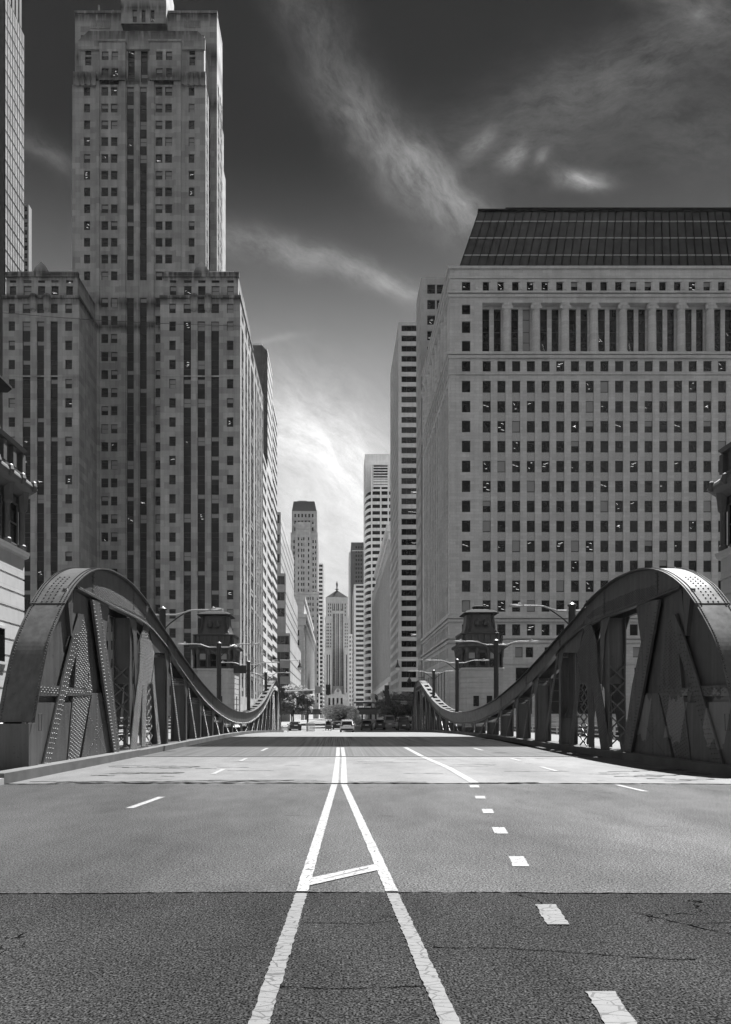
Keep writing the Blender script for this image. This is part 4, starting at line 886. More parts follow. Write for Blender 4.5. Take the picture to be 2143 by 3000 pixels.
    def pl(pts, d0, d1, mb=wb): mb.prism([p for p in pts], 0, d0, d1)
    bz = lambda q: (q[0], base)
    gus = [c5(845, 430), c5(905, 440), c5(940, 640), c5(950, 820), c5(1000, 1270), c5(985, 1300), c5(850, 2040), c5(730, 2060), c5(790, 1340), c5(805, 1220), c5(835, 790), c5(830, 700)]
    s1 = [c5(850, 440), c5(890, 440), c5(830, 800), c5(715, 1210), c5(520, 2115), c5(440, 2115), c5(650, 1190), c5(775, 680)]
    bnd = [c5(400, 1195), c5(650, 1210), c5(990, 1262), c5(985, 1310), c5(640, 1320), c5(385, 1318)]
    plC = [c5(1000, 1285), c5(1105, 1288), c5(1215, 1970), c5(880, 2030)]
    pA = [c5(380, 1375), c5(612, 1385), c5(444, 2115), c5(330, 2130), c5(285, 1600), c5(350, 1600)]; pB = [c5(690, 1390), c5(790, 1385), c5(735, 2060), c5(525, 2110)]
    pl(pA, .04, .119); pl(pB, .045, .119); pl(bnd, .0, .119); pl(gus, .02, .119); pl(s1, -.03, .019); pl(plC, .03, .119)
    pl([c5(720, 160), c5(790, 160), c5(778, 670), c5(765, 670)], .0, .119)
    pl([c5(820, 170), c5(965, 280), c5(950, 800), c5(910, 450), c5(840, 430), c5(785, 650)], .06, .119)
    pl([c5(1045, 305), c5(1178, 362), c5(1160, 560), c5(1135, 800), c5(1150, 980)], .02, .06); pl([c5(1045, 305), c5(1178, 362), c5(1160, 560), c5(1135, 800), c5(1150, 980)], WID-.06, WID-.02)
    w_o = wb.build('web_plate', STEEL, root)
    rv = MB(); rfill(rv, gus, .02, .105, .12, .02, .16, .05, gap=lambda p: inside(p, bnd) or inside(p, s1)); rfill(rv, bnd, .0, .11, .12, .02, 0, .05, gap=lambda p: inside(p, s1))
    e1, e2 = c5(800, 660), c5(458, 2100); f1, f2 = c5(850, 640), c5(505, 2100); rline(rv, e1, e2, -.03, .15, .02); rline(rv, f1, f2, -.03, .15, .02); rline(rv, c5(822, 660), c5(480, 2100), -.03, .15, .02)
    for a, b_ in ((c5(1000, 1295), c5(890, 2020)), (c5(1055, 1300), c5(1045, 2000)), (c5(1100, 1295), c5(1205, 1960)), (c5(975, 1540), c5(1165, 1960)), (c5(1150, 1550), c5(915, 2010))): rline(rv, a, b_, .03, .11, .012)
    extend(w_o, rv)
    hd = MB(); a, b_, c_, d_ = c5(393, 1690), c5(393, 1510), c5(430, 1510), c5(425, 1690); hd.tube([(.04, *a), (-.05, *a), (-.05, *b_), (-.05, *c_), (-.05, *d_), (.04, *d_)], .008, 6); hd.build('handle', STEEL, w_o)
    hd = MB(); a, b_, c_ = c5(930, 1050), c5(950, 1020), c5(945, 1210); hd.tube([(-.0, *c5(940, 1020)), (-.06, *c5(930, 1050)), (-.06, *c5(930, 1190)), (0, *c5(945, 1215))], .01, 6); hd.build('handle', STEEL, w_o)
    # --- end block
    bk = MB(); bk.box(-.06, WID+.08, -.12, .42, base-.06, 1.30); bk.box(-.02, WID+.04, .42, .6, base-.06, 1.2); bk.build('end_block', STEEL, root)
    # --- heavy inclined box strut
    st = MB(); s2 = [c5(965, 280), c5(1045, 300), c5(1150, 950), c5(1190, 1200), c5(1272, 1960), c5(1208, 1975), c5(1105, 1290), c5(1050, 900)]
    st.prism(s2, 0, -.08, .0); st.prism(s2, 0, WID, WID+.06)
    s2b = [c5(1010, 290), c5(1045, 300), c5(1150, 950), c5(1272, 1960), c5(1250, 1960), c5(1120, 950)]; st.prism(s2b, 0, .0, WID)
    so = st.build('strut', STEEL, root); rv = MB(); rline(rv, c5(975, 300), c5(1215, 1960), -.08, .12, .018); rline(rv, c5(1000, 420), c5(1225, 1960), -.08, .12, .018); rline(rv, c5(1045, 330), c5(1262, 1950), -.08, .12, .014); extend(so, rv)
    # --- sway frame post with lacing
    def sway(y_, zt_, name='post', lat=True, wd=.66):
        m = MB(); x0, x1 = .05, .05+wd
        def prof(z): t = (z-base)/(zt_-base); return .09*math.sin(math.pi*t)+ (.07*(t-.8)/.2 if t > .8 else 0)
        n = 8; A = [(x0-.02+prof(base+(zt_-base)*k/n)*.6, base+(zt_-base)*k/n) for k in range(n+1)]; B_l = [(x1+.02-prof(base+(zt_-base)*k/n)*.6, base+(zt_-base)*k/n) for k in range(n+1)]
        half = n//2 if lat else 0
        m.prism(A[half:]+B_l[half:][::-1], 1, y_, y_+.04, 1)
        for L_ in (A, B_l):
            s_ = -1 if L_ is A else 1
            m.rings([[(p[0]-.02, y_-.16, p[1]), (p[0]+.02, y_-.16, p[1]), (p[0]+.02, y_+.22, p[1]), (p[0]-.02, y_+.22, p[1])] for p in L_])
        return m, A, B_l
    m, A, B_l = sway(9.25, 5.17); po = m.build('post', [STEEL, STEEL], root)
    lc = MB(); zz = base+.1; k = 0
    while zz < 2.9:
        for (xa, xb_) in ((.07, .70), (.70, .07)):
            yy = 9.12-(.02 if xa > .3 else 0); lc.rings([[(xa, yy, zz-.035), (xa, yy, zz+.035), (xa, yy+.015, zz+.035), (xa, yy+.015, zz-.035)], [(xb_, yy, zz+.6-.035), (xb_, yy, zz+.6+.035), (xb_, yy+.015, zz+.6+.035), (xb_, yy+.015, zz+.6-.035)]])
        zz += .62
    lc.build('lacing', STEEL, po)
    m = MB(); pp = [c6(322, 262), c6(405, 310), c6(412, 560), c6(405, 900), c6(395, 1150), c6(370, 500)]; m.prism(pp, 0, 0, .03); m.prism(pp, 0, WID-.03, WID); m.build('gusset_plate', STEEL, root)
    # --- diagonals, posts and gussets of the tapering arm
    def strut(pts, d0=-.03, d1=.0, riv=None, fill=None, back=True, nm='strut'):
        m = MB(); m.prism(pts, 0, d0, d1)
        if back: m.prism(pts, 0, WID-d1-.03, WID-d0-.03)
        o_ = m.build(nm, STEEL, root); r_m = MB()
        if riv:
            for a, b_ in riv: rline(r_m, a, b_, d0, .11, .017)
        if fill: rfill(r_m, pts, d0, *fill)
        if r_m.f: extend(o_, r_m)
        return o_
    strut([c6(490, 350), c6(550, 420), c6(500, 780), c6(455, 1300), c6(395, 1885), c6(318, 1885), c6(372, 1340), c6(430, 900), c6(438, 560)], -.03, 0, fill=(.10, .12, .018, .14, .045))
    strut([c6(545, 430), c6(620, 700), c6(610, 850), c6(578, 1075), c6(552, 1075), c6(530, 1130), c6(522, 1440), c6(515, 1825), c6(468, 1825), c6(470, 1440), c6(480, 1000), c6(505, 690)], 0, .03, fill=(.09, .11, .017, 0, .04))
    gq = [c6(550, 330), c6(640, 470), c6(740, 640), c6(760, 700), c6(620, 700), c6(600, 640)]; strut(gq, .0, .03, nm='gusset_plate')
    strut([c6(578, 1060), c6(612, 830), c6(625, 1100), c6(692, 1795), c6(652, 1795), c6(590, 1080)], -.02, .0, fill=(.09, .12, .017, -.06, .035))
    lc = MB(); k = 0; zz = base+.05
    while zz < 2.7:
        ya, yb_ = 11.35+.05, 12.35-zz*.12; lc.bar((.03, ya, zz), (.03, yb_, zz+.4), .07, .02); lc.bar((.05, yb_, zz), (.05, ya, zz+.4), .07, .02); zz += .4
    lc.build('lacing', STEEL, root)
    ys_ = [33.1, 37.2, 41.1, 45.1, 49.2, 53.6, 58.2]
    for i, y_ in enumerate(ys_):
        yl_ = y_-Y0T; zb = interp(loc(BOT), yl_)
        m, A, B_l = sway(yl_-.05, zb-.35+.02*0, lat=False); m.prism([(yl_-.16, base), (yl_+.12, base), (yl_+.12, zb), (yl_-.16, zb)], 0, -.005, .03); m.prism([(yl_-.16, base), (yl_+.12, base), (yl_+.12, zb), (yl_-.16, zb)], 0, WID-.03, WID+.005)
        g = min(.9, zb*.3); m.prism([(yl_-.13-g*.5, min(zb+.18*g*2, interp(loc(BOT), yl_-g*.5))), (yl_-.16, zb-g), (yl_+.12, zb-g), (yl_+.35+g*.3, interp(loc(BOT), yl_+.3+g*.3))], 0, .0, .03)
        m.box(.0, WID, yl_-.12, yl_+.1, zb-.33, zb-.30)
        p_o = m.build('post', [STEEL, STEEL], root)
        if zb > 1.5:
            lc = MB()
            for q in range(3): lc.rings([[(.05, yl_-.15, zb-.3+.1*q), (.05, yl_-.1, zb-.3+.1*q), (.05, yl_-.1, zb-.25+.1*q), (.05, yl_-.15, zb-.25+.1*q)], [(WID-.05, yl_-.15, zb-.22+.1*q), (WID-.05, yl_-.1, zb-.22+.1*q), (WID-.05, yl_-.1, zb-.17+.1*q), (WID-.05, yl_-.15, zb-.17+.1*q)]])
            lc.build('lacing', STEEL_TOP, p_o)
        if i < 6:
            yt_ = yl_+.25; ybm = yl_+2.45; zt_ = interp(loc(BOT), yt_)-.05; wq = .15
            strut([(yt_-wq, zt_), (yt_+wq, zt_-.05), (ybm+wq, base), (ybm-wq, base)], -.02, .01, riv=[((yt_, zt_-.1), (ybm-.07, base+.05)), ((yt_+.07, zt_-.2), (ybm+.07, base+.05))])
    bs = MB(); bs.box(-.05, WID+.1, 0.5, 40.31, base-.22, base+.0); bs.build('base_girder', STEEL, root)
    return root
tr = make_truss(); tr.location = (XC+ (XC+D_IN), Y0T, 0)
tr['label'] = 'near right bridge truss hump, black in shade with a bright riveted rim'; tr['category'] = 'bridge truss'; tr['group'] = 'steel trusses beside the roadway'
t2 = copy_tree(tr, None, 'near left bridge truss hump of riveted grey plates rising from a dark square end block', (-D_IN, Y0T, 0)); t2.scale = (-1, 1, 1)
t3 = copy_tree(tr, None, 'far left bridge truss hump with a bright laced top chord, past the low point', (-D_IN, 98.8, -.72)); t3.scale = (-1, -1, 1); t3.rotation_euler = (-.0172, 0, 0)
t4 = copy_tree(tr, None, 'far right bridge truss hump with a bright laced top chord, past the low point', (XC+XC+D_IN, 98.8, -.72)); t4.scale = (1, -1, 1); t4.rotation_euler = (-.0172, 0, 0)

for q in kids(tr):
    if q.name.startswith('web_plate'): q.data = q.data.copy(); q.data.materials[0] = STEEL_P

# footway railings outside the trusses
for sgn, x_ in ((-1, XL-5.2), (1, XR+5.2)):
    root = empty('footway_railing', (x_, 16, .18), 'white footway railing seen through the %s trusses' % ('left' if sgn < 0 else 'right'), 'railing')
    m = MB()
    for k in range(40): y = 16.5+2.06*k; m.box(x_-.04, x_+.04, y, y+.08, rz(y)+.18, rz(y)+1.3)
    m.build('post', FIX, root); m = MB()
    for k in range(40):
        y = 16.5+2.06*k; y2 = y+2.06
        for h in (.35, .6, .85, 1.1, 1.3): m.rings([[(x_-.025, y, rz(y)+h), (x_+.025, y, rz(y)+h), (x_+.025, y, rz(y)+h+.05), (x_-.025, y, rz(y)+h+.05)], [(x_-.025, y2, rz(y2)+h), (x_+.025, y2, rz(y2)+h), (x_+.025, y2, rz(y2)+h+.05), (x_-.025, y2, rz(y2)+h+.05)]])
    m.build('rail', FIX, root)

# ------------------------------------------------------------------ bridge tender houses
HST = M_stone('house_limestone', .45, 1.3, .7, .06, .9, streak=.15); HTRIM = M_plain('dark_copper_trim', .07, .55, .4, 3); HROOF = M_plain('dark_mansard_copper', .055, .5, .45, 2.5)
def sq(cx, cy, hw, ch, z): return [(cx+a, cy+b_, z) for a, b_ in ((-hw+ch, -hw), (hw-ch, -hw), (hw, -hw+ch), (hw, hw-ch), (hw-ch, hw), (-hw+ch, hw), (-hw, hw-ch), (-hw, -hw+ch))]
def house(cx, cy, z0, label, hw=2.45, s=1.0, street=1):
    root = empty('bridge_tender_house', (cx, cy, z0), label, 'bridge house', 'bridge tender houses beside the trusses'); ch = .62
    m = MB(); rs = []; z = 0; H = 7.4
    rs += [sq(cx, cy, hw+.28, ch, z0), sq(cx, cy, hw+.28, ch, z0+.9), sq(cx, cy, hw+.14, ch, z0+1.05)]
    z = 1.1
    while z < H-.5: rs += [sq(cx, cy, hw-.045, ch, z0+z), sq(cx, cy, hw-.045, ch, z0+z+.07), sq(cx, cy, hw, ch, z0+z+.075), sq(cx, cy, hw, ch, z0+z+.60)]; z += .605
    rs += [sq(cx, cy, hw, ch, z0+H), sq(cx, cy, hw+.12, ch, z0+H+.05), sq(cx, cy, hw+.16, ch, z0+H+.25), sq(cx, cy, hw+.05, ch, z0+H+.3)]
    m.rings(rs); m.build('stone_base', HST, root)
    # small windows in the base
    for n in ((0, -1), (1, 0), (-1, 0)):
        for o_ in ((-.75, .75) if n == (0, -1) else (.0,)):
            w_ = MB(); p = (cx+n[0]*(hw+.012)+(-n[1])*o_, cy+n[1]*(hw+.012)+n[0]*o_); tx, ty = -n[1], n[0]
            for sgn in (-1,): pass
            q = lambda a, zz, dd: (p[0]+tx*a+n[0]*dd, p[1]+ty*a+n[1]*dd, z0+zz)
            w_.quad(q(-.32, 3.3, 0), q(.32, 3.3, 0), q(.32, 4.5, 0), q(-.32, 4.5, 0), 0)
            w_.rings([[q(-.34, 4.5, -.02), q(.34, 4.5, -.02), q(.34, 4.5, .06), q(-.34, 4.5, .06)], [q(-.34, 4.6, -.02), q(.34, 4.6, -.02), q(.34, 4.6, .06), q(-.34, 4.6, .06)]], 1)
            w_.rings([[q(-.38, 3.2, -.02), q(.38, 3.2, -.02), q(.38, 3.2, .08), q(-.38, 3.2, .08)], [q(-.38, 3.3, -.02), q(.38, 3.3, -.02), q(.38, 3.3, .08), q(-.38, 3.3, .08)]], 1)
            w_.build('window', [GLASS, HST], root)
    # lookout storey: dark core, pilasters, sash windows
    zb = z0+H+.3; m = MB(); m.rings([sq(cx, cy, hw-.22, ch, zb), sq(cx, cy, hw-.22, ch, zb+2.35)])
    for (n, L_) in (((0, -1), hw-ch), ((1, 0), hw-ch), ((-1, 0), hw-ch)):
        tx, ty = -n[1], n[0]
        for a in (-1, -.36, .36, 1):
            aa = a*L_; c = (cx+n[0]*(hw-.1)+tx*aa, cy+n[1]*(hw-.1)+ty*aa)
            m.lathe((c[0], c[1], zb), [(.17, 0), (.17, .2), (.12, .25), (.12, 1.5), (.2, 1.6), (.24, 2.0), (.3, 2.34)], 8)
        for a in (-.68, 0, .68):
            me = win_mesh(.8, 1.6, {-.68: 1, 0: 0, .68: 1}[a] if cy > 50 else 0, 'sash', (GLASS, HTRIM)); o_ = bpy.data.objects.new('window', me); put(o_, root)
            o_.location = (n[0]*(hw-.2)+tx*a*L_, n[1]*(hw-.2)+ty*a*L_, zb-z0+.15); o_.rotation_euler = (0, 0, math.atan2(n[0], -n[1]))
    m.build('lookout_storey', HTRIM, root)
    # rolled eave, parapet, mansard, cap
    ze = zb+2.35; m = MB()
    m.rings([sq(cx, cy, hw-.1, ch, ze-.3), sq(cx, cy, hw+.1, ch, ze-.12), sq(cx, cy, hw+.34, ch+.1, ze), sq(cx, cy, hw+.40, ch+.1, ze+.1), sq(cx, cy, hw+.36, ch+.1, ze+.22), sq(cx, cy, hw+.22, ch, ze+.34), sq(cx, cy, hw+.05, ch, ze+.46), sq(cx, cy, hw-.05, ch, ze+.5)])
    for n in ((0, -1), (1, 0), (-1, 0), (0, 1)):
        tx, ty = -n[1], n[0]
        for a in (-1, -.5, 0, .5, 1): m.lathe((cx+n[0]*(hw+.36)+tx*a*(hw-ch), cy+n[1]*(hw+.36)+ty*a*(hw-ch), ze-.05), [(.05, 0), (.13, .08), (.15, .2), (.1, .36), (.04, .42)], 6)
    m.build('eave', HTRIM, root)
    m = MB(); zp = ze+.5; m.rings([sq(cx, cy, hw-.05, ch, zp), sq(cx, cy, hw-.05, ch, zp+.15), sq(cx, cy, hw-.18, ch, zp+.16), sq(cx, cy, hw-.18, ch, zp+.9), sq(cx, cy, hw+.0, ch, zp+.95), sq(cx, cy, hw+.08, ch, zp+1.08), sq(cx, cy, hw-.1, ch, zp+1.12)])
    for n in ((0, -1), (1, 0), (-1, 0)):
        tx, ty = -n[1], n[0]
        for a in (-1, -.6, -.2, .2, .6, 1):
            c = (cx+n[0]*(hw-.14)+tx*a*(hw-ch), cy+n[1]*(hw-.14)+ty*a*(hw-ch)); m.box(c[0]-.13, c[0]+.13, c[1]-.13, c[1]+.13, zp+.16, zp+.9)
    m.build('parapet', HTRIM, root)
    m = MB(); zm = zp+1.12; pf = [(.42, 0), (.52, .25), (.66, .7), (.76, 1.3), (.80, 1.9), (.80, 2.15)]
    m.rings([sq(cx, cy, hw-a, ch, zm+h_) for a, h_ in pf])
    for sx_ in (-1, 1):
        for sy_ in (-1, 1):
            m.tube([(cx+sx_*(hw-a-ch/2+.06), cy+sy_*(hw-a-ch/2+.06), zm+h_) for a, h_ in pf], .09, 6)
    for a in (-.45, .45): m.lathe((cx+a, cy-hw+.55, zm+.75), [(.05, 0), (.3, .1), (.34, .45), (.2, .8), (.05, .9)], 10)
    ro = m.build('mansard_roof', HROOF, root)
    m = MB(); zc = zm+2.15; m.rings([sq(cx, cy, hw-.8, ch, zc), sq(cx, cy, hw-.42, .32, zc+.12), sq(cx, cy, hw-.42, .32, zc+.2), sq(cx, cy, hw-.9, .3, zc+.5), sq(cx, cy, .75, .2, zc+.72), sq(cx, cy, .62, .2, zc+.75), sq(cx, cy, .62, .2, zc+.95), sq(cx, cy, .75, .2, zc+1.0), sq(cx, cy, .7, .2, zc+1.08), sq(cx, cy, .3, .1, zc+1.22)])
    m.build('roof_cap', M_plain('weathered_roof_cap', .035, .85, .4, 3, spec=.1), ro)
    return root
house(-14.75, 26.3, .15, 'near left bridge house with pale striped stone, cropped by the left photo edge', hw=2.62)
house(17.45, 26.3, .15, 'near right bridge house, dark and mostly out of the photo at its right edge', hw=2.62)
house(-14.35, 86.5, -.75, 'far left bridge house with a dark copper mansard, in front of the stepped limestone skyscraper', hw=2.4)
house(16.4, 85.0, -.75, 'far right bridge house with a dark copper mansard before the pale colonnaded block', hw=2.4)

# ------------------------------------------------------------------ bridge lamps standing on the truss chords
def make_lamp():
    root = empty('street_lamp', (0, 0, 0)); H = 0
    m = MB(); m.lathe((0, 0, -5), [(.34, 0), (.34, .1), (.22, .3), (.165, .5), (.155, 5.0), (.15, 5.0)], 16); m.lathe((0, 0, 0), [(.2, -.02), (.2, .05), (.09, .12), (.03, .17)], 12)
    for z in (-3.1, -2.2): m.lathe((0, 0, z), [(.175, 0), (.175, .06)], 16)
    m.build('pole', POLE, root)
    for s in (-1, 1):
        m = MB(); m.tube([(s*.1, 0, -.22), (s*.65, 0, -.22), (s*.95, 0, -.14), (s*1.25, 0, -.03), (s*1.55, 0, .0), (s*2.2, 0, .0)], .035, 8)
        a_ = m.build('lamp_arm', FIX, root); m = MB(); m.tube([(s*.12, 0, -.85), (s*.35, 0, -.62), (s*.7, 0, -.36), (s*1.0, 0, -.16)], .03, 6); m.build('brace', POLE, a_)
        m = MB(); m.rings([[(s*x, y*w_, z) for y, z in ((-1, -.02+dz), (-.6, .07+dz), (.6, .07+dz), (1, -.02+dz), (.6, -.05+dz), (-.6, -.05+dz))] for x, w_, dz in ((2.15, .05, 0), (2.25, .12, 0), (2.5, .16, 0), (2.8, .10, -.0))]); m.lathe((s*2.35, 0, .06), [(.06, 0), (.06, .05), (.03, .1)], 8)
        m.build('lamp_head', FIX, root)
    return root
lp = make_lamp()
spots = []
NM = ['nearest', 'second', 'third', 'farthest']
for i, y in enumerate((33.9, 50.0, 66.6, 82.6)): spots.append((-8.12, y, 'double arm street lamp on the left truss, %s of the four on that side' % NM[i]))
for i, y in enumerate((32.6, 48.2, 64.0, 79.6)): spots.append((10.45, y, 'double arm street lamp on the right truss, %s of the four on that side' % NM[i]))
for i, (x, y, lab) in enumerate(spots):
    o = lp if i == 0 else copy_tree(lp); o.location = (x, y, 6.4 if y < 60 else 6.35); o['label'] = lab; o['category'] = 'street lamp'; o['group'] = 'double arm lamps on the bridge trusses'
    if i == 2: m = MB(); m.box(x-1.35, x-.2, y-.15, y+.15, 5.35, 6.05); b_o = m.build('control_box', POLE, o)

# ------------------------------------------------------------------ street poles with mast arms beyond the bridge
SIGN_G = M_plain('sign_dark_green', .02, .5); SIGN_W = M_plain('sign_white', .7, .5, .03)
def text(body, size, loc, m, parent, ext=.01):
    c = bpy.data.curves.new('t', 'FONT'); c.body = body; c.size = size; c.align_x = 'CENTER'; c.align_y = 'CENTER'; c.extrude = ext
    o_ = bpy.data.objects.new('t', c); col.objects.link(o_); dg = bpy.context.evaluated_depsgraph_get(); me = bpy.data.meshes.new_from_object(o_.evaluated_get(dg)); bpy.data.objects.remove(o_)
    me.materials.clear(); me.materials.append(m); r = bpy.data.objects.new('lettering', me); put(r, parent); off = wloc(parent); r.location = (loc[0]-off.x, loc[1]-off.y, loc[2]-off.z); r.rotation_euler = (R(90), 0, 0); return r
def sig_head(x, y, zt, parent, h=1.6):
    m = MB(); m.box(x-.2, x+.2, y-.15, y+.15, zt-h, zt); m.box(x-.34, x+.34, y+.155, y+.17, zt-h-.1, zt+.1)
    for k in range(3): m.tube([(x, y-.14, zt-.3-.5*k), (x, y-.36, zt-.32-.5*k)], .15, 10)
    return m.build('signal_head', DARK, parent)
def mast(x, y, ztop, s, z_arm, reach, lab, zl, rl):
    root = empty('traffic_signal_pole', (x, y, GND), lab, 'traffic signal', 'signal poles beyond the bridge')
    m = MB(); m.lathe((x, y, GND), [(.28, 0), (.28, .5), (.16, .7), (.13, ztop-GND-.3), (.1, ztop-GND)], 12); m.build('pole', FIX if s < 0 else POLE, root)
    m = MB(); m.tube([(x, y, z_arm-.12), (x+s*reach*.4, y, z_arm+.02), (x+s*reach, y, z_arm+.12)], [.11, .09, .07], 8); m.build('mast_arm', FIX, root)
    m = MB(); m.tube([(x-s*.9, y, zl), (x, y, zl), (x+s*rl, y, zl)], .045, 8); ar = m.build('lamp_arm', FIX, root)
    m = MB(); m.lathe((x+s*rl, y, zl-1.5), [(.1, 0), (.28, .12), (.33, .3), (.3, .42)], 12); gl_ = M_plain('lantern_globe', .6, .3); g_ = m.build('lantern_globe', gl_, root)
    m = MB(); m.lathe((x+s*rl, y, zl-1.07), [(.38, 0), (.33, .1), (.16, .4), (.08, .7), (.05, 1.1)], 12); m.build('lantern_cap', DARK, root)
    return root
rL = mast(X(818, 105), 105, Z(1925, 105), 1, Z(2024, 105), 7.0, 'left signal pole whose mast arm carries a street name sign and a blank sign back', Z(1934, 105), X(879, 105)-X(818, 105))
sig_head(X(962, 105), 104.8, Z(2008, 105), rL, 1.25)
x0, x1, zz0, zz1 = X(892, 105), X(917, 105), Z(2033.5, 105), Z(2024.5, 105)
m = MB(); m.box(x0, x1, 104.75, 104.8, zz0, zz1); s_ = m.build('street_name_sign', SIGN_G, rL)
text('W WACKER DR', .165, ((x0+x1)/2, 104.74, zz0*.35+zz1*.65), SIGN_W, s_, .004); text('300 N', .09, ((x0+x1)/2, 104.74, zz0*.82+zz1*.18), SIGN_W, s_, .004)
m = MB(); m.box(X(923, 105), X(943.5, 105), 104.75, 104.8, Z(2031, 105), Z(2011.5, 105)); m.build('sign_back', M_plain('bare_sign_metal', .28, .5), rL)
sig_head(X(828, 105), 104.8, Z(2018, 105), rL, 1.3)
rR = mast(X(1223, 105), 105, Z(1925, 105), -1, Z(2024, 105), 4.4, 'signal pole right of the road holding a black signal over the right lanes', Z(1934, 105), X(1223, 105)-X(1166, 105))
sig_head(X(1134, 105), 104.8, Z(2010, 105), rR, 1.3); sig_head(X(1136, 105), 104.8, Z(2040, 105), rR, 1.2)
r2 = empty('traffic_signal_pole', (X(1216, 122), 122, GND), 'farther dark signal pole on the right with a low arm and a small framed sign', 'traffic signal', 'signal poles beyond the bridge')
x2 = X(1216, 122); m = MB(); m.lathe((x2, 122, GND), [(.2, 0), (.12, .5), (.1, 7.2)], 10); m.build('pole', DARK, r2)
m = MB(); m.tube([(x2, 122, Z(2052, 122)), (X(1142, 122), 122, Z(2050, 122))], .05, 8); m.build('mast_arm', DARK, r2)
m = MB(); m.box(X(1174, 122), X(1192, 122), 121.8, 121.85, Z(2062, 122), Z(2055.5, 122)); s2_ = m.build('street_name_sign', SIGN_G, r2)
m = MB()
for a in ((X(1173, 122), X(1193, 122), Z(2055.5, 122), Z(2054.6, 122)), (X(1173, 122), X(1193, 122), Z(2062.9, 122), Z(2062, 122))): m.box(a[0], a[1], 121.78, 121.86, a[3] if a[3] < a[2] else a[2], max(a[2], a[3]))
m.build('sign_border', SIGN_W, s2_); text('WACKER DR', .15, (X(1183, 122), 121.79, Z(2058.8, 122)), SIGN_W, s2_, .004)
m = MB(); m.lathe((X(1200, 118), 118, Z(2002, 118)), [(.12, 0), (.3, .15), (.33, .35), (.36, .4), (.12, .9), (.05, 1.6)], 12)
pl_ = empty('street_lamp', (X(1230, 118), 118, GND), 'acorn lantern hanging from its own bracket between the right truss hump and the signal pole', 'street lamp'); m.build('lantern', DARK, pl_)
m = MB(); m.lathe((X(1243, 118), 118, GND), [(.2, 0), (.1, .5), (.08, 9.5)], 10); m.tube([(X(1243, 118), 118, Z(1985, 118)), (X(1200, 118), 118, Z(1985, 118)), (X(1200, 118), 118, Z(1990, 118))], .04, 6); m.build('pole', DARK, pl_)
m = MB(); m.lathe((X(901, 112), 112, GND), [(.1, 0), (.06, 5.2)], 8)
pp = empty('sign_post', (X(901, 112), 112, GND), 'plain thin post below the street name sign, left of the barrier', 'post'); m.build('post', DARK, pp)

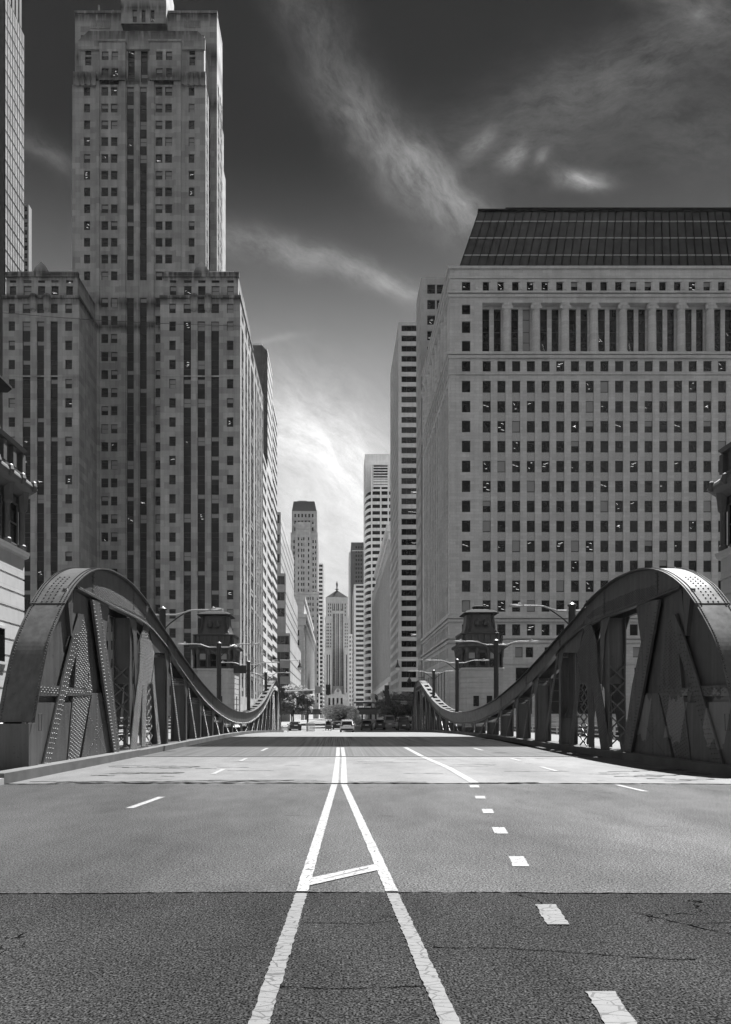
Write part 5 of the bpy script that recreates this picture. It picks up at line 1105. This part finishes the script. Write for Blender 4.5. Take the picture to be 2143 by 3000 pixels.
# ------------------------------------------------------------------ vehicles
CARGL = M_glass('car_glass', .012, .05, 0); TYRE = M_plain('tyre_rubber', .015, .8); RIM = M_plain('wheel_rim', .25, .35, .2, 3, .7); LAMP = M_plain('tail_lamp_lens', .09, .25)
def paint(n, v): return M_plain(n, v, .28, .06, 1)
def ring(hw, y0, y1, z, r=.25):
    p = []
    for (cx, cy, a0) in ((hw-r, y1-r, 0), (-hw+r, y1-r, 90), (-hw+r, y0+r, 180), (hw-r, y0+r, 270)):
        for k in range(4): a = R(a0+30*k); p.append((cx+r*math.cos(a), cy+r*math.sin(a), z))
    return p
def make_car(name, body_m, L_=4.6, W=1.88, H=1.65, kind='suv'):
    root = empty(name, (0, 0, 0)); h = W/2; b = MB(); yr, yf = -L_/2, L_/2; belt = H*.60 if kind == 'suv' else H*.62
    b.rings([ring(h-.12, yr+.15, yf-.15, .26), ring(h-.03, yr+.02, yf-.05, .42), ring(h, yr, yf, .62), ring(h-.01, yr+.03, yf-.02, .8), ring(h-.05, yr+.08, yf-.25, belt)])
    ct = H-.06; rb = {'suv': .42, 'sedan': .95, 'pickup': 2.2, 'van': .12}[kind]; fb = {'suv': 1.5, 'sedan': 1.6, 'pickup': 1.5, 'van': .7}[kind]
    b.rings([ring(h-.17, yr+rb+.12, yf-fb-.75, ct-.16), ring(h-.20, yr+rb+.2, yf-fb-.85, ct), ring(h-.30, yr+rb+.4, yf-fb-1.1, H)])
    c0, c1 = ring(h-.07, yr+rb*.45, yf-fb+.1, belt), ring(h-.17, yr+rb+.12, yf-fb-.75, ct-.16)
    for k in (1, 5, 9, 13): b.rings([[Vector(c0[k])*1.0, Vector(c0[(k+1) % 16]), Vector(c0[(k+1) % 16])*.99, Vector(c0[k])*.99], [Vector(c1[k]), Vector(c1[(k+1) % 16]), Vector(c1[(k+1) % 16])*.99, Vector(c1[k])*.99]])
    for s in (-1, 1): b.box(s*(h-.13)-.04, s*(h-.13)+.04, -.05, .05, belt, ct-.14)
    bo = b.build('body', body_m, root, smooth=False)
    g = MB(); g.rings([[(p[0]*.985, p[1]*.985, p[2]) for p in c0], [(p[0]*.985, p[1]*.985, p[2]) for p in c1]]); g.build('windows', CARGL, root)
    if kind == 'suv':
        m = MB(); m.box(-h+.22, h-.22, yr+rb-.02, yr+rb+.3, H-.09, H-.02); m.build('rear_spoiler', body_m, root)
        for s in (-1, 1): m = MB(); m.box(s*(h-.28)-.03, s*(h-.28)+.03, yr+.9, .6, H, H+.05); m.build('roof_rail', FIX, root)
    m = MB(); m.box(-h+.1, h-.1, yr-.04, yr+.2, .3, .52); m.build('bumper', DARK if kind != 'van' else body_m, root)
    m = MB(); m.box(-.27, .27, yr-.03, yr+.05, .78, .92); m.build('licence_plate', WHITE, root)
    for s in (-1, 1):
        m = MB(); m.box(min(s*(h-.42), s*(h+.005)), max(s*(h-.42), s*(h+.005)), yr-.012, yr+.28, .86, 1.0); m.build('tail_light', LAMP, root)
        m = MB(); m.box(s*(h+.12)-.1, s*(h+.12)+.1, yf-fb-.15, yf-fb, belt, belt+.16); m.build('mirror', body_m, root)
        for y in (yr+.85, yf-.9):
            t = MB(); t.tube([(s*(h-.24), y, .34), (s*(h-.01), y, .34)], .34, 18); tt = t.build('wheel', TYRE, root); t = MB(); t.tube([(s*(h-.02), y, .34), (s*(h+.005), y, .34)], .21, 12); t.build('rim', RIM, tt)
    return root
def place(o, x, y, lab, cat, grp='vehicles at the intersection beyond the bridge', rz_=0, z=GND):
    o.location = (x, y, z); o.rotation_euler = (0, 0, rz_); o['label'] = lab; o['category'] = cat; o['group'] = grp
place(make_car('parked_car', paint('silver_paint', .9), H=1.68, W=1.92), X(1017, 101), 101, 'silver sport utility car driving away in the middle of the road beyond the bridge', 'car', z=rz(101)+.01)
place(make_car('parked_car', paint('black_paint', .015), kind='suv', H=1.6), X(1074, 122), 122, 'black car with bright roof rails, right of the silver car', 'car')
place(make_car('parked_car', paint('charcoal_paint', .03), kind='sedan', H=1.45), X(991, 128), 128, 'dark sedan mostly hidden behind the left side of the silver car', 'car')
place(make_car('parked_car', paint('deep_black_paint', .012), kind='sedan', H=1.45), X(864, 118), 118, 'black sedan at the left kerb below the left street tree', 'car', rz_=R(8))
place(make_car('parked_car', paint('dark_grey_paint', .05), kind='suv', H=1.7), X(1112, 128), 128, 'dark grey car right of the black car with bright rails', 'car')
place(make_car('parked_van', paint('black_van_paint', .02), kind='van', H=2.2, L_=5.3, W=2.0), X(1180, 120), 120, 'tall black van in the shade below the right street trees', 'van')
place(make_car('parked_van', paint('grey_truck_paint', .16), kind='van', H=2.5, L_=6, W=2.1), X(1140, 140), 140, 'grey box van behind the row of dark cars, left of the black van', 'van')
place(make_car('parked_car', paint('mid_grey_paint', .09), kind='suv', H=1.6), X(1204, 126), 126, 'dark car parked furthest right beside the signal pole', 'car')
# small cart
ct_ = empty('utility_cart', (X(963, 118), 118, GND), 'small three wheeled cart with a light roof on open struts, left of the dark sedan', 'cart', 'vehicles at the intersection beyond the bridge'); cx = ct_.location.x
m = MB(); m.rings([[(cx+p[0], 118+p[1], GND+p[2]) for p in ring(a, -c_, c_, z, .15)] for a, c_, z in ((.42, 1.0, .25), (.55, 1.15, .5), (.52, 1.1, .85))]); m.build('body', paint('cart_grey', .10), ct_)
m = MB(); m.rings([[(cx+p[0], 118+p[1], GND+p[2]) for p in ring(a, -.9, .9, z, .12)] for a, z in ((.5, 1.66), (.55, 1.70), (.5, 1.76))]); m.build('roof', WHITE, ct_)
m = MB()
for a in (-1, 1):
    for c_ in (-1, 1): m.tube([(cx+a*.48, 118+c_*.9, GND+.8), (cx+a*.42, 118+c_*.8, GND+1.68)], .03, 6)
m.build('roof_strut', FIX, ct_)
m = MB(); m.quad((cx-.4, 117.2, GND+.95), (cx+.4, 117.2, GND+.95), (cx+.38, 117.3, GND+1.5), (cx-.38, 117.3, GND+1.5)); m.build('window', CARGL, ct_)
for a, c_ in ((-.42, -.8), (.42, -.8), (0, .9)): m = MB(); m.tube([(cx+a-.06, 118+c_, GND+.24), (cx+a+.06, 118+c_, GND+.24)], .24, 12); m.build('wheel', TYRE, ct_)
# crowd barrier and planter bench on the left
br_ = empty('metal_barrier', (X(911, 110), 110, GND), 'grey metal crowd barrier with upright bars left of the road beyond the bridge', 'barrier')
m = MB(); xa, xb = X(898, 110), X(922, 110)
for z in (.15, 1.25): m.box(xa, xb, 110, 110.05, GND+z, GND+z+.06)
for k in range(9): m.box(xa+(xb-xa)*k/8.2, xa+(xb-xa)*k/8.2+.07, 109.99, 110.04, GND+.02, GND+1.3)
m.build('bars', FIX, br_)
bn = empty('street_bench', (X(835, 106), 106, GND), 'pale low bench at the foot of the far left truss hump', 'bench'); m = MB(); xa, xb = X(825.5, 106), X(845, 106)
m.box(xa, xb, 106, 106.5, GND+.85, GND+.93); m.build('seat', CONC, bn)
for q in (xa, xb-.1): m = MB(); m.box(q, q+.1, 106.05, 106.45, GND, GND+.849); m.build('leg', CONC, bn)
# bollards in front of the shop fronts on the right
for k in range(5):
    o = MB(); xx = X(1168+5*k, 142); o.lathe((xx, 142, GND+.14), [(.14, 0), (.14, .8), (.1, .9), (.02, .95)], 10)
    q = o.build('bollard', FIX); tag(q, 'small pale bollard in the row below the right street trees', 'bollard', 'bollards below the right trees')

# ------------------------------------------------------------------ street trees
def M_leaf(name, v):
    m, t, b = mat(name); g = t.nodes.new('ShaderNodeNewGeometry')
    grey(t, b, tm(t, 'MULTIPLY', tm(t, 'MULTIPLY_ADD', g.outputs['Random Per Island'], 2.0, .05), v)); b.inputs['Roughness'].default_value = .55; b.inputs['Transmission Weight'].default_value = 0
    tr_ = t.nodes.new('ShaderNodeBsdfTranslucent'); tr_.inputs[0].default_value = vv(min(.9, v*1.5)); mx = t.nodes.new('ShaderNodeMixShader'); mx.inputs[0].default_value = .5
    o_ = t.nodes['Material Output']; t.links.new(b.outputs[0], mx.inputs[1]); t.links.new(tr_.outputs[0], mx.inputs[2]); t.links.new(mx.outputs[0], o_.inputs[0]); return m
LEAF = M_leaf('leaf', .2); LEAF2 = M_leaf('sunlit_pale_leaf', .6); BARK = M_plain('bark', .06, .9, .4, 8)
def tree(x, y, z0, H, rx, rzz, lab, n=5200, leaf=LEAF, trunk=.28, seed=1, size=.27):
    rr = random.Random(seed); root = empty('street_tree', (x, y, z0), lab, 'tree', 'street trees beyond the bridge'); cz = z0+H-rzz; m = MB()
    m.tube([(x, y, z0), (x+.1, y, z0+(H-2*rzz)*.6), (x, y+.1, cz-rzz*.5)], [.17, .13, .10], 8)
    cl = []
    for k in range(26):
        a = rr.uniform(0, 6.283); ph = rr.uniform(-.55, 1.1); rad = rr.uniform(.45, .95); c = Vector((x+rx*rad*math.cos(a)*math.cos(ph), y+rx*rad*math.sin(a)*math.cos(ph), cz+rzz*rad*math.sin(ph)*.9)); cl.append((c, rr.uniform(.22, .42)*rx))
        if k < 14: m.tube([(x, y, cz-rzz*rr.uniform(.3, .9)), (x*.6+c.x*.4, y*.6+c.y*.4, cz*.4+c.z*.6-.1), tuple(c)], [.06, .04, .015], 5)
    m.build('trunk', BARK, root); f = MB()
    for k in range(n):
        c, r = cl[rr.randrange(len(cl))]; d = Vector((rr.gauss(0, 1), rr.gauss(0, 1), rr.gauss(0, .7))).normalized()*r*rr.uniform(.35, 1.08)**.6; p = c+d
        a = Vector((rr.gauss(0, 1), rr.gauss(0, 1), rr.gauss(0, .45))).normalized(); b2 = a.cross(Vector((rr.gauss(0, 1), rr.gauss(0, 1), rr.gauss(0, 1)))).normalized(); s_ = size*rr.uniform(.6, 1.3)
        f.quad(p-a*s_, p-b2*s_*.5, p+a*s_, p+b2*s_*.5)
    f.build('crown', leaf, root)
tree(-7.7, 126, GND+.14, 7.3, 3.3, 2.9, 'leafy street tree closest to the far left truss hump', seed=3, n=9000); tree(-9.0, 142, GND+.14, 8.0, 3.4, 3.1, 'second left street tree, behind the one nearest the far left hump', seed=5, n=8000)
tree(.9, 152, GND+.14, 4.3, 3.9, 2.0, 'broad pale sunlit tree in the middle of the street behind the silver car', n=7000, leaf=LEAF2, seed=8, size=.30)
tree(11.2, 142, GND+.14, 6.2, 3.6, 2.6, 'leftmost street tree on the right side of the street', seed=11, n=8000); tree(14.4, 146, GND+.14, 7.2, 3.8, 3.1, 'street tree just left of the right signal pole', seed=12, n=8000)
tree(15.6, 128, GND+.14, 6.2, 2.6, 2.4, 'darkest street tree, partly hidden by the far right truss hump', seed=14, n=4200)

# ------------------------------------------------------------------ elevated railway across the street
el = empty('elevated_railway', (0, 272, GND), 'dark steel elevated railway crossing the far street behind the middle tree', 'railway'); EL = M_plain('elevated_steel', .05, .7)
m = MB(); m.box(-24, 26, 268, 276, 2.2, 3.6); m.box(-24, 26, 267.6, 267.95, 1.9, 3.9); m.build('deck', EL, el)
for x_ in (-11, -3.5, 9, 14): m = MB(); m.box(x_-.3, x_+.3, 268.2, 268.8, GND, 1.89); m.build('column', EL, el)
m = MB()
for k in range(34): m.box(-24+1.5*k, -23.9+1.5*k, 267.7, 267.78, 3.91, 5.0)
m.box(-24, 26, 267.68, 267.8, 4.95, 5.02); m.build('railing', EL, el)
st_ = MB(); st_.box(7.2, 25, 268, 275, 3.91, 4.5); st_.box(6.0, 26, 266.8, 276.5, 6.1, 6.5)
for k in range(8): st_.box(7.4+2.4*k, 7.7+2.4*k, 267.7, 268, 3.91, 6.09)
st_.build('station_canopy', DARK, el)
st_ = MB(); st_.box(-1, 20, 267.55, 267.59, 2.0, 3.8); st_.build('girder_panel', M_plain('grey_girder_panel', .12, .7), el)

# flags, shop front canopy, overhead cable
for k, (a, b0, v) in enumerate(((1090, 2036, .6), (1099, 2040, .03), (1116, 2032, .45), (1122, 2028, .05))):
    yy = 200+k*4; root = empty('flag', (X(a+28, yy), yy, Z(b0+14, yy)), ['pale flag on a slanting pole, leftmost of the flags on the right building', 'black flag hanging just right of the pale leftmost flag', 'striped grey flag, third from the left on the right building', 'dark flag nearest the hanging black signal'][k], 'flag', 'flags over the right pavement')
    m = MB(); m.tube([(X(a+30, yy)+.0, yy, Z(b0+22, yy)), (X(a, yy), yy, Z(b0-8, yy))], .05, 6); m.build('pole', FIX, root)
    m = MB(); n = 6; prev = None
    for i in range(n+1):
        t = i/n; xx = X(a, yy)+t*.9; zz_ = Z(b0-8, yy)-t*.9; q = ((xx, yy+.12*math.sin(t*9), zz_), (xx-.1, yy+.1*math.sin(t*9+1), zz_-1.5+.2*t))
        if prev: m.quad(prev[0], q[0], q[1], prev[1])
        prev = q
    m.build('cloth', M_plain('flag_cloth', v, .9), root)
cb = MB(); pts = []
for k in range(21): t = k/20; pts.append((-72+52.5*t, 148.5, Z(911, 148.5)+(Z(955, 148.5)-Z(911, 148.5))*t-1.0*math.sin(math.pi*t)*.5))
cb.tube(pts, .045, 5); c_o = cb.build('overhead_cable', DARK); tag(c_o, 'single thin dark cable sagging across the stepped limestone skyscraper', 'cable')

# ------------------------------------------------------------------ air
m, t, bb = mat('haze_air'); t.nodes.remove(bb); pv = t.nodes.new('ShaderNodeVolumePrincipled'); pv.inputs['Color'].default_value = vv(.92); pv.inputs['Density'].default_value = .00004; pv.inputs['Anisotropy'].default_value = 0
t.links.new(pv.outputs[0], t.nodes['Material Output'].inputs['Volume'])
b = MB(); b.box(-420, 420, -80, 1180, -10.5, 235); h = b.build('haze', m, kind='stuff')
